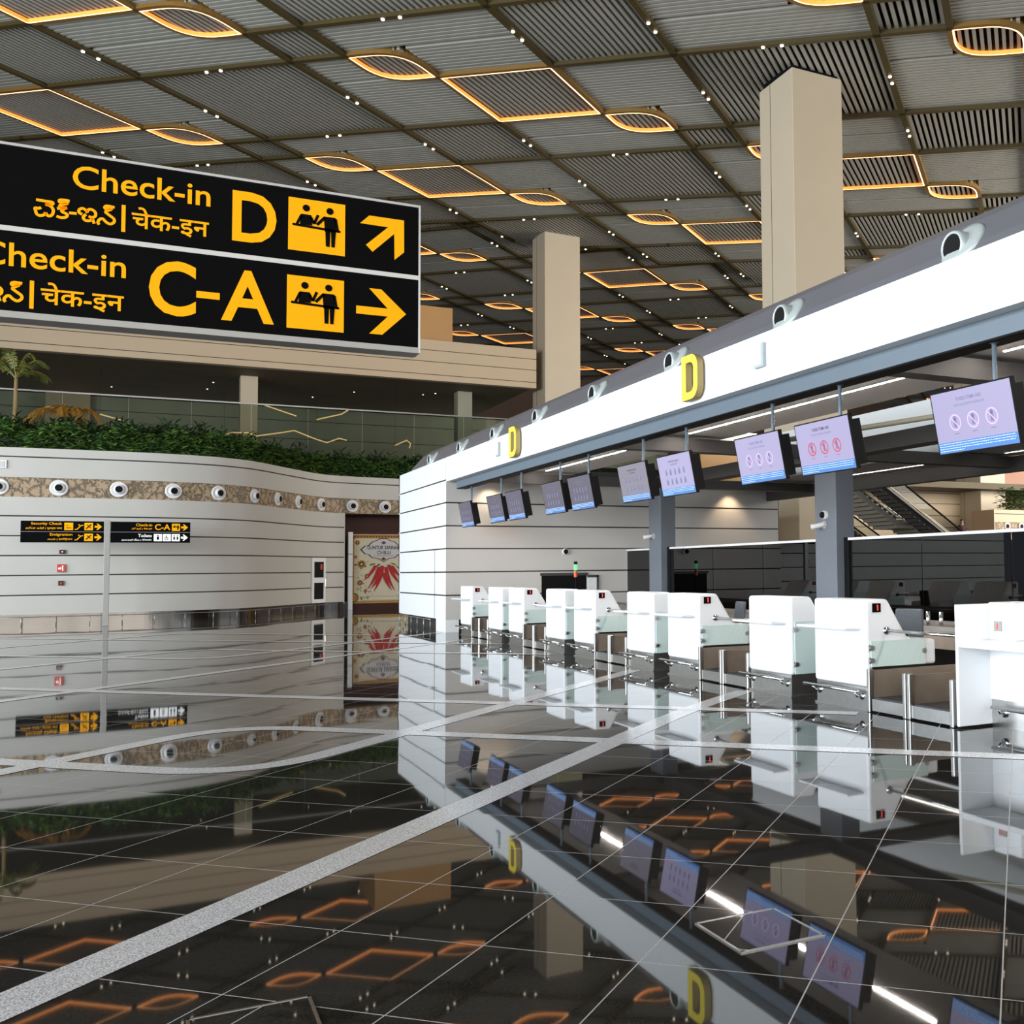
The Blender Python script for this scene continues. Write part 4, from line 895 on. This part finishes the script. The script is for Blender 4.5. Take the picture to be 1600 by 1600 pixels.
for x, y, z, nm in ((8.15, 27.2, 4.10, 'behind the smallest screens'), (15.6, 27.2, 4.08, 'above the glass screen')):
    r = empty('spotlight', (x, y, z), 'small ceiling spotlight washing the grey wall ' + nm, 'spotlight'); MB().lathe((0, 0, 0), (0, 0, -1), [(.07, 0), (.07, .02), (.05, .02), (0, .015)], 14).build('lens', 'spot', r)
    l = bpy.data.lights.new('spot_lamp', 'SPOT'); l.energy = 60; l.color = (1, .72, .45); l.spot_size = R(95); l.spot_blend = .8; l.shadow_soft_size = .05
    lo = bpy.data.objects.new('spot_lamp', l); COL.objects.link(lo); lo.parent = r; lo.location = (0, 0, -.06); lo.rotation_euler = (R(18), 0, 0)

# ------------------------------------------------------------------ big hanging sign
SY = 8.0
sg = empty('direction_sign', (0, SY, 0), 'large black check-in direction sign with yellow lettering at upper left', 'sign')
XL, XR = -3.1, 1.80
MB().box(XL, XR, .012, .16, 3.30, 4.42).build('case', 'black', sg)
MB().box(XL, XR, 0, .012, 3.885, 4.40).build('upper_face', 'blackgloss', sg); MB().box(XL, XR, 0, .012, 3.315, 3.835).build('lower_face', 'blackgloss', sg)
m = MB(); m.box(XL, XR, -.012, .17, 4.407, 4.425); m.box(XL, XR, -.008, .012, 3.842, 3.876); m.box(XR, XR + .014, -.012, .17, 3.275, 4.425); m.build('frame', 'alu', sg); m = MB(); m.box(XL, XR, -.02, .17, 3.272, 3.315); m.build('bottom_trim', 'signgrey', sg)
fn = lambda u, v: (u, -.004, v); fk = lambda u, v: (u, -.008, v)
def pictogram(m, x0, z0, s, kx=1, mi=1):
    """two people at a counter, in a square of side s"""
    P = lambda u, v: (x0 + u * s, z0 + v * s)
    D_ = lambda u, v, r_: disc(m, fk, x0 + u * s, z0 + v * s, r_ * s, mi, 16)
    pg = lambda pts: poly(m, fk, [P(*t) for t in pts], mi)
    D_(.31, .82, .065); pg([(.22, .70), (.40, .70), (.42, .50), (.20, .50)]); seg(m, fk, P(.23, .68), P(.15, .50), .05 * s, mi); seg(m, fk, P(.39, .66), P(.45, .54), .05 * s, mi); seg(m, fk, P(.45, .54), P(.52, .72), .05 * s, mi)
    D_(.73, .82, .065); pg([(.62, .71), (.83, .71), (.84, .42), (.64, .42)]); seg(m, fk, P(.64, .69), P(.50, .53), .055 * s, mi); seg(m, fk, P(.83, .69), P(.87, .46), .05 * s, mi)
    pg([(.65, .43), (.74, .43), (.73, .14), (.66, .14)]); pg([(.75, .43), (.84, .43), (.82, .14), (.76, .14)])
    seg(m, fk, P(.09, .485), P(.90, .455), .045 * s, mi); D_(.09, .485, .023); D_(.90, .455, .023)
m = MB()
text_into(m, 'Check-in', fn, h=.158, width=.83, x=.352, z=4.185, align='RIGHT', bold=.012); m.build('lettering', 'yellow', sg)
m = MB(); text_into(m, 'D', fn, h=.365, width=.292, x=.493, z=3.968, bold=.02); m.build('gate_letter', 'yellow', sg)
for nm, x0, z0 in (('upper', .864, 3.955), ('lower', .860, 3.379)):
    m = MB(); rect(m, fn, x0, x0 + .395, z0, z0 + .39, 0); pictogram(m, x0, z0, .393); m.build('counter_pictogram', ['yellow', 'blackgloss'], sg)
m = MB(); poly(m, fn, [(1.366, 4.224), (1.433, 4.292), (1.690, 4.292), (1.692, 4.045), (1.62, 3.977), (1.617, 4.177), (1.458, 4.017), (1.410, 4.065), (1.571, 4.222)]); m.build('arrow', 'yellow', sg)
m = MB(); poly(m, fn, [(1.343, 3.595), (1.572, 3.595), (1.435, 3.737), (1.525, 3.737), (1.709, 3.567), (1.533, 3.392), (1.438, 3.392), (1.573, 3.535), (1.343, 3.535)]); m.build('arrow', 'yellow', sg)
m = MB(); text_into(m, 'Check-in', fn, h=.158, width=.83, x=-.158, z=3.610, align='RIGHT', bold=.012); m.build('lettering', 'yellow', sg)
m = MB(); text_into(m, 'C', fn, h=.385, width=.29, x=-.02, z=3.385, bold=.02); rect(m, fn, .272, .42, 3.53, 3.578); text_into(m, 'A', fn, h=.372, width=.345, x=.43, z=3.390, bold=.02); m.build('gate_letter', 'yellow', sg)
TELUGU = [[(-1.025, .092), (-.983, .090), (-.94, .089), (-.93, .081), (-.942, .071), (-.973, .068)], [(-.973, .068), (-.946, .062), (-.929, .041), (-.931, .01), (-.947, -.006), (-.963, -.002), (-.97, .014)], [(-.97, .014), (-.98, -.004), (-1.005, -.011), (-1.02, -.002), (-1.026, .018), (-1.029, .035), (-1.009, .036), (-.996, .044)], [(-.837, .112), (-.883, .113), (-.896, .104), (-.888, .094), (-.847, .094), (-.882, .081), (-.892, .069), (-.882, .061), (-.851, .063), (-.907, .051)], [(-.862, .06), (-.881, .036), (-.851, .021), (-.854, .002), (-.881, -.007), (-.909, -.001)], [(-.839, .032), (-.796, .034)], [(-.764, .034), (-.782, .043), (-.781, .063), (-.763, .074), (-.744, .065), (-.734, .047)], [(-.74, .053), (-.725, .073), (-.704, .072), (-.688, .056), (-.689, .033), (-.706, .021), (-.727, .025)], [(-.743, .037), (-.758, .014), (-.744, -.005), (-.716, -.001), (-.702, .018)], [(-.706, .015), (-.694, -.019)], [(-.577, .11), (-.62, .113), (-.635, .104), (-.629, .093), (-.594, .097), (-.629, .073), (-.613, .056), (-.58, .03), (-.58, .007), (-.601, -.008), (-.625, .002), (-.647, .022), (-.665, .012), (-.673, -.008), (-.665, -.021)]]
def indic(x_right, z):
    m = MB()
    # Devanagari word after a divider, Telugu word before it
    text_into(m, '\u091a\u0947\u0915-\u0907\u0928', fn, h=.165, width=.475, x=x_right, z=z - .03, align='RIGHT', bold=.012)
    rect(m, fn, x_right - .536, x_right - .512, z - .05, z + .135)
    for st in TELUGU:
        p = [Vector((a, b, 0)) for a, b in st]; q = []
        for k in range(len(p) - 1):
            p0, p1, p2, p3 = p[max(k - 1, 0)], p[k], p[k + 1], p[min(k + 2, len(p) - 1)]
            q += [.5 * ((2 * p1) + (p2 - p0) * t + (2 * p0 - 5 * p1 + 4 * p2 - p3) * t * t + (3 * p1 - p0 - 3 * p2 + p3) * t ** 3) for t in (0, .2, .4, .6, .8)]
        q.append(p[-1]); L_, R_ = [], []
        for k, c in enumerate(q):
            d = (q[min(k + 1, len(q) - 1)] - q[max(k - 1, 0)]).normalized(); L_.append(fn(x_right + c.x - d.y * .009, z + c.y + d.x * .009)); R_.append(fn(x_right + c.x + d.y * .009, z + c.y - d.x * .009))
        n = len(q); m.add(L_ + R_, [(i, n + i, n + i + 1, i + 1) for i in range(n - 1)])
    m.build('lettering', 'yellow', sg)
indic(.345, 3.98); indic(-.167, 3.395)
m = MB()
for x in (-2.3,): m.box(x - .09, x + .09, .03, .13, 0, 4.45)
m.build('post', 'signgrey', sg)

# ------------------------------------------------------------------ small far sign on a post
sg = empty('direction_sign', (0, 38.4, 0), 'two small black direction signs on a grey post before the curved wall', 'sign')
MB().box(-1.215, -1.05, -.08, .08, 0, 3.36).build('post', 'signgrey', sg, bevel=.01)
for xa, xb in ((-3.45, -1.225), (-1.04, 1.24)):
    MB().box(xa, xb, -.06, .06, 2.655, 3.325).build('case', 'blackgloss', sg); MB().box(xa, xb, -.066, -.06, 2.985, 2.997).build('divider', 'signgrey', sg)
fn = lambda u, v: (u, -.064, v); fk = lambda u, v: (u, -.068, v)
def arrow_r(m, x, z, s): poly(m, fn, [(x, z + .16 * s), (x + .5 * s, z + .16 * s), (x + .22 * s, z + .5 * s), (x + .45 * s, z + .5 * s), (x + s, z), (x + .45 * s, z - .5 * s), (x + .22 * s, z - .5 * s), (x + .5 * s, z - .16 * s), (x, z - .16 * s)], 0)
def icon(m, x, z, s, kind, mi=0):
    if kind != 'esc': rect(m, fn, x, x + s, z, z + s, mi)
    if kind == 'desk': pictogram(m, x, z, s, 1, 2)
    elif kind == 'check': rect(m, fk, x + .2 * s, x + .8 * s, z + .25 * s, z + .35 * s, 2); rect(m, fk, x + .15 * s, x + .5 * s, z + .55 * s, z + .62 * s, 2)
    elif kind == 'plane': seg(m, fk, (x + .2 * s, z + .2 * s), (x + .8 * s, z + .8 * s), .14 * s, 2); seg(m, fk, (x + .3 * s, z + .75 * s), (x + .75 * s, z + .3 * s), .1 * s, 2)
    elif kind == 'esc': seg(m, fn, (x, z + .15 * s), (x + .4 * s, z + .2 * s), .12 * s, 0); seg(m, fn, (x + .3 * s, z + .2 * s), (x + .8 * s, z + .75 * s), .14 * s, 0); seg(m, fn, (x + .7 * s, z + .75 * s), (x + 1.1 * s, z + .8 * s), .12 * s, 0); disc(m, fn, x + .55 * s, z + .85 * s, .1 * s, 0, 10)
    elif kind == 'man': disc(m, fk, x + .5 * s, z + .78 * s, .1 * s, 2, 10); rect(m, fk, x + .36 * s, x + .64 * s, z + .2 * s, z + .65 * s, 2)
    elif kind == 'chair': disc(m, fk, x + .45 * s, z + .35 * s, .22 * s, 2, 12, .15 * s); seg(m, fk, (x + .4 * s, z + .8 * s), (x + .5 * s, z + .4 * s), .1 * s, 2)
    elif kind == 'pair': [(disc(m, fk, x + q * s, z + .75 * s, .09 * s, 2, 10), rect(m, fk, x + (q - .1) * s, x + (q + .1) * s, z + .2 * s, z + .62 * s, 2)) for q in (.3, .7)]
s_ = .235
m = MB(); icon(m, -2.30, 3.04, s_, 'check'); icon(m, -2.02, 3.03, .21, 'esc'); icon(m, -1.76, 3.04, s_, 'plane'); arrow_r(m, -1.48, 3.155, .2); icon(m, -2.02, 2.70, .21, 'esc'); icon(m, -1.76, 2.70, s_, 'plane'); arrow_r(m, -1.48, 2.82, .2)
icon(m, .70, 3.04, s_, 'desk'); arrow_r(m, .97, 3.155, .2)
m.build('pictograms', ['yellow', 'signwhite', 'blackgloss'], sg)
m = MB(); icon(m, .18, 2.70, s_, 'man', 0); icon(m, .44, 2.70, s_, 'chair', 0); icon(m, .70, 2.70, s_, 'pair', 0); arrow_r(m, .97, 2.82, .2); text_into(m, 'Toilets', fn, h=.10, x=.12, z=2.83, align='RIGHT', bold=.01); text_into(m, '\u0c2e\u0c30\u0c41\u0c17\u0c41\u0c26\u0c4a\u0c21\u0c4d\u0c32\u0c41 | \u0936\u094c\u091a\u093e\u0932\u092f', fn, h=.08, width=.85, x=.12, z=2.70, align='RIGHT', bold=.01); m.build('white_lettering', ['signwhite', 'signwhite', 'blackgloss'], sg)
m = MB(); text_into(m, 'Security Check', fn, h=.105, width=.82, x=-2.36, z=3.18, align='RIGHT', bold=.01); text_into(m, '\u0c2d\u0c26\u0c4d\u0c30\u0c24\u0c3e \u0c24\u0c28\u0c3f\u0c16\u0c40 | \u0938\u0941\u0930\u0915\u094d\u0937\u093e \u091c\u093e\u0902\u091a', fn, h=.09, width=.96, x=-2.36, z=3.05, align='RIGHT', bold=.01)
text_into(m, 'Emigration', fn, h=.105, width=.60, x=-2.08, z=2.84, align='RIGHT', bold=.01); text_into(m, '\u0c35\u0c32\u0c38 | \u0907\u092e\u093f\u0917\u094d\u0930\u0947\u0936\u0928', fn, h=.085, width=.66, x=-2.08, z=2.71, align='RIGHT', bold=.01)
text_into(m, 'Check-in', fn, h=.09, width=.46, x=.13, z=3.18, align='RIGHT', bold=.01); text_into(m, '\u0c1a\u0c46\u0c15\u0c4d-\u0c07\u0c28\u0c4d | \u091a\u0947\u0915-\u0907\u0928', fn, h=.08, width=.58, x=.13, z=3.06, align='RIGHT', bold=.01); text_into(m, 'C-A', fn, h=.19, width=.44, x=.65, z=3.065, align='RIGHT', bold=.015)
m.build('yellow_lettering', 'yellow', sg)

# ------------------------------------------------------------------ far right: escalators, walls, planter, person
fwl = MB(); pr, mi = grooved([0, 3.4, 4.2, 5.0, 5.8, 6.5], 7.2, .02, .03); sweep(fwl, [Vector((20, 54, 0)), Vector((49, 54, 0))], pr, mi); struct(fwl.build('wall_right', ['beige', 'groove']), 'beige grooved wall behind the escalators', 'wall')
m = MB(); m.box(26, 33.6, 49, 53, 0, 8.5); struct(m.build('wall_shaft', 'orangewall'), 'warm lit panelled shaft beyond the grey end wall', 'wall')
m = MB(); pr, mi = grooved([.3, 1.0, 1.7, 2.4, 3.1], 3.55, .02, .03); sweep(m, [Vector((44.95, 47, 0)), Vector((64, 47.6, 0))], pr, mi); pr, mi = grooved([4.25, 4.75], 5.0, .02, .03); sweep(m, [Vector((44.95, 47, 0)), Vector((64, 47.6, 0))], pr + [(-1.5, 5.0)], mi + [0]); m.box(44.95, 45.0, 47, 49, .3, 5.0)
struct(m.build('wall_planter', ['beige', 'groove']), 'beige wall with frieze at the right edge', 'wall')
m = MB(); sweep(m, [Vector((44.95, 47, 0)), Vector((64, 47.6, 0))], [(-.03, 3.55), (-.03, 4.25)], [0]); struct(m.build('trim_15', 'frieze'), 'short brown frieze at the right edge', 'frieze')
for x, nm in ((46.05, 'left one at the right edge, low'), (47.22, 'right one at the right edge, low')):
    r = empty('air_nozzle', (x, 47.075, 4.0), 'round white air nozzle in the short frieze, ' + nm, 'air nozzle'); MB().lathe((0, 0, 0), (0, -1, 0), [(.24, 0), (.24, .04), (.14, .06)], 20).build('ring', 'plastic', r, True); MB().lathe((0, -.05, 0), (0, -1, 0), [(.14, .012), (0, .012)], 16).build('outlet', 'black', r)
leaf_mass('far_hedge', [Vector((46.6, 47.2, 0)), Vector((56, 47.6, 0))], .2, 1.4, 4.9, 6.3, 2500, .2, .45, .16, ['leaf1', 'leaf2'], 'dark green hedge on the planter at the right edge', 9)
m = MB(); m.box(54.6, 80, 56, 56.2, 5.0, 10); struct(m.build('wall_pink', 'brickpink'), 'pinkish wall above the hedge at the right edge', 'wall')
def stair_box(name, pts, y0, y1, label, esc=True):
    """flight running down towards +x through pts (x, z) of the walking line, level between equal heights"""
    x0, z0 = pts[0]; r = empty(name, (x0, y0, 0), label, 'escalator' if esc else 'stairs'); W = y1 - y0; m = MB()
    for (xa, za), (xb, zb) in zip(pts, pts[1:]):
        n = max(1, int(round((za - zb) / .19))); dx, dz = (xb - xa) / n, (za - zb) / n
        for k in range(n): m.box(xa - x0 + dx * k, xa - x0 + dx * (k + 1), .08, W - .08, za - dz * k - .45, za - dz * k)
    m.build('steps', 'charcoal' if esc else 'stone', r)
    for y in (0, W):
        P = [Vector((x - x0, y, z)) for x, z in pts]; up = Vector((0, 0, .82)); m = MB()
        for a, b in zip(P, P[1:]): m.add([a, b, b + up, a + up], [(0, 1, 2, 3)])
        m.build('side_glass', 'escglass', r)
        m = MB(); m.tube([p + up for p in P], .05, 8); m.build('handrail', 'black' if esc else 'alu', r, True)
        m = MB()
        for a, b in zip(P, P[1:]): m.bar(a - Vector((0, 0, .16)), b - Vector((0, 0, .16)), .10, .42 if esc else .3, 0, (0, 1, 0))
        m.build('stringer', 'charcoal' if esc else 'alu', r)
        m = MB()
        for a, b in zip(P, P[1:]): m.bar(a + Vector((0, 0, .10)), b + Vector((0, 0, .10)), .05, .05, 0, (0, 1, 0))
        m.build('skirt_trim', 'beige' if esc else 'alu', r)
    return r
stair_box('escalator', [(28.5, 8.6), (42.28, 0), (43.4, 0)], 42.2, 43.4, 'dark escalator nearest the right side, descending to the right')
stair_box('escalator', [(32.2, 4.75), (40.1, 0), (41.2, 0)], 46.5, 47.7, 'escalator left of the staircase, partly behind the grey column')
stair_box('staircase', [(29.6, 7.4), (35.0, 4.1), (36.1, 4.1), (43.0, 0)], 43.8, 46.0, 'stone staircase with steel rails between the two escalators', False)
# person
r = empty('person', (38.6, 42.8, 2.36), 'person with dark hair and dark red top near the escalator foot', 'person')
def skin_body(name, verts, edges, radii, m_, parent, lv=1):
    me = bpy.data.meshes.new(name); me.from_pydata(verts, edges, []); o = bpy.data.objects.new(name, me); COL.objects.link(o); o.parent = parent; me.materials.append(M[m_])
    sk = o.modifiers.new('skin', 'SKIN'); sk.use_smooth_shade = True
    for v, rr in zip(me.skin_vertices[0].data, radii): v.radius = (rr, rr) if not isinstance(rr, tuple) else rr
    me.skin_vertices[0].data[0].use_root = True
    ss = o.modifiers.new('sub', 'SUBSURF'); ss.levels = lv; ss.render_levels = lv; return o
vb = [(0, 0, .95), (0, 0, 1.15), (0, 0, 1.38), (0, 0, 1.50), (0, 0, 1.62), (0, 0, 1.72), (-.2, 0, 1.40), (-.27, 0, 1.12), (-.25, -.08, .88), (.2, 0, 1.40), (.27, 0, 1.12), (.25, -.08, .88), (-.1, 0, .88), (-.11, 0, .48), (-.11, .02, .06), (-.11, -.12, .03), (.1, 0, .88), (.11, 0, .48), (.11, .02, .06), (.11, -.12, .03)]
eb = [(0, 1), (1, 2), (2, 3), (3, 4), (4, 5), (2, 6), (6, 7), (7, 8), (2, 9), (9, 10), (10, 11), (0, 12), (12, 13), (13, 14), (14, 15), (0, 16), (16, 17), (17, 18), (18, 19)]
skin_body('body', vb, eb, [.14, .14, .15, .06, .09, .085, .06, .045, .035, .06, .045, .035, .09, .065, .045, .04, .09, .065, .045, .04], 'skin', r)
skin_body('top', [(0, 0, .92), (0, 0, 1.15), (0, 0, 1.38), (0, 0, 1.46), (-.2, 0, 1.40), (-.27, 0, 1.12), (.2, 0, 1.40), (.27, 0, 1.12)], [(0, 1), (1, 2), (2, 3), (2, 4), (4, 5), (2, 6), (6, 7)], [.17, .165, .175, .08, .08, .065, .08, .065], 'shirt', r)
skin_body('hair', [(0, .02, 1.66), (0, .01, 1.78)], [(0, 1)], [.105, .10], 'black', r)
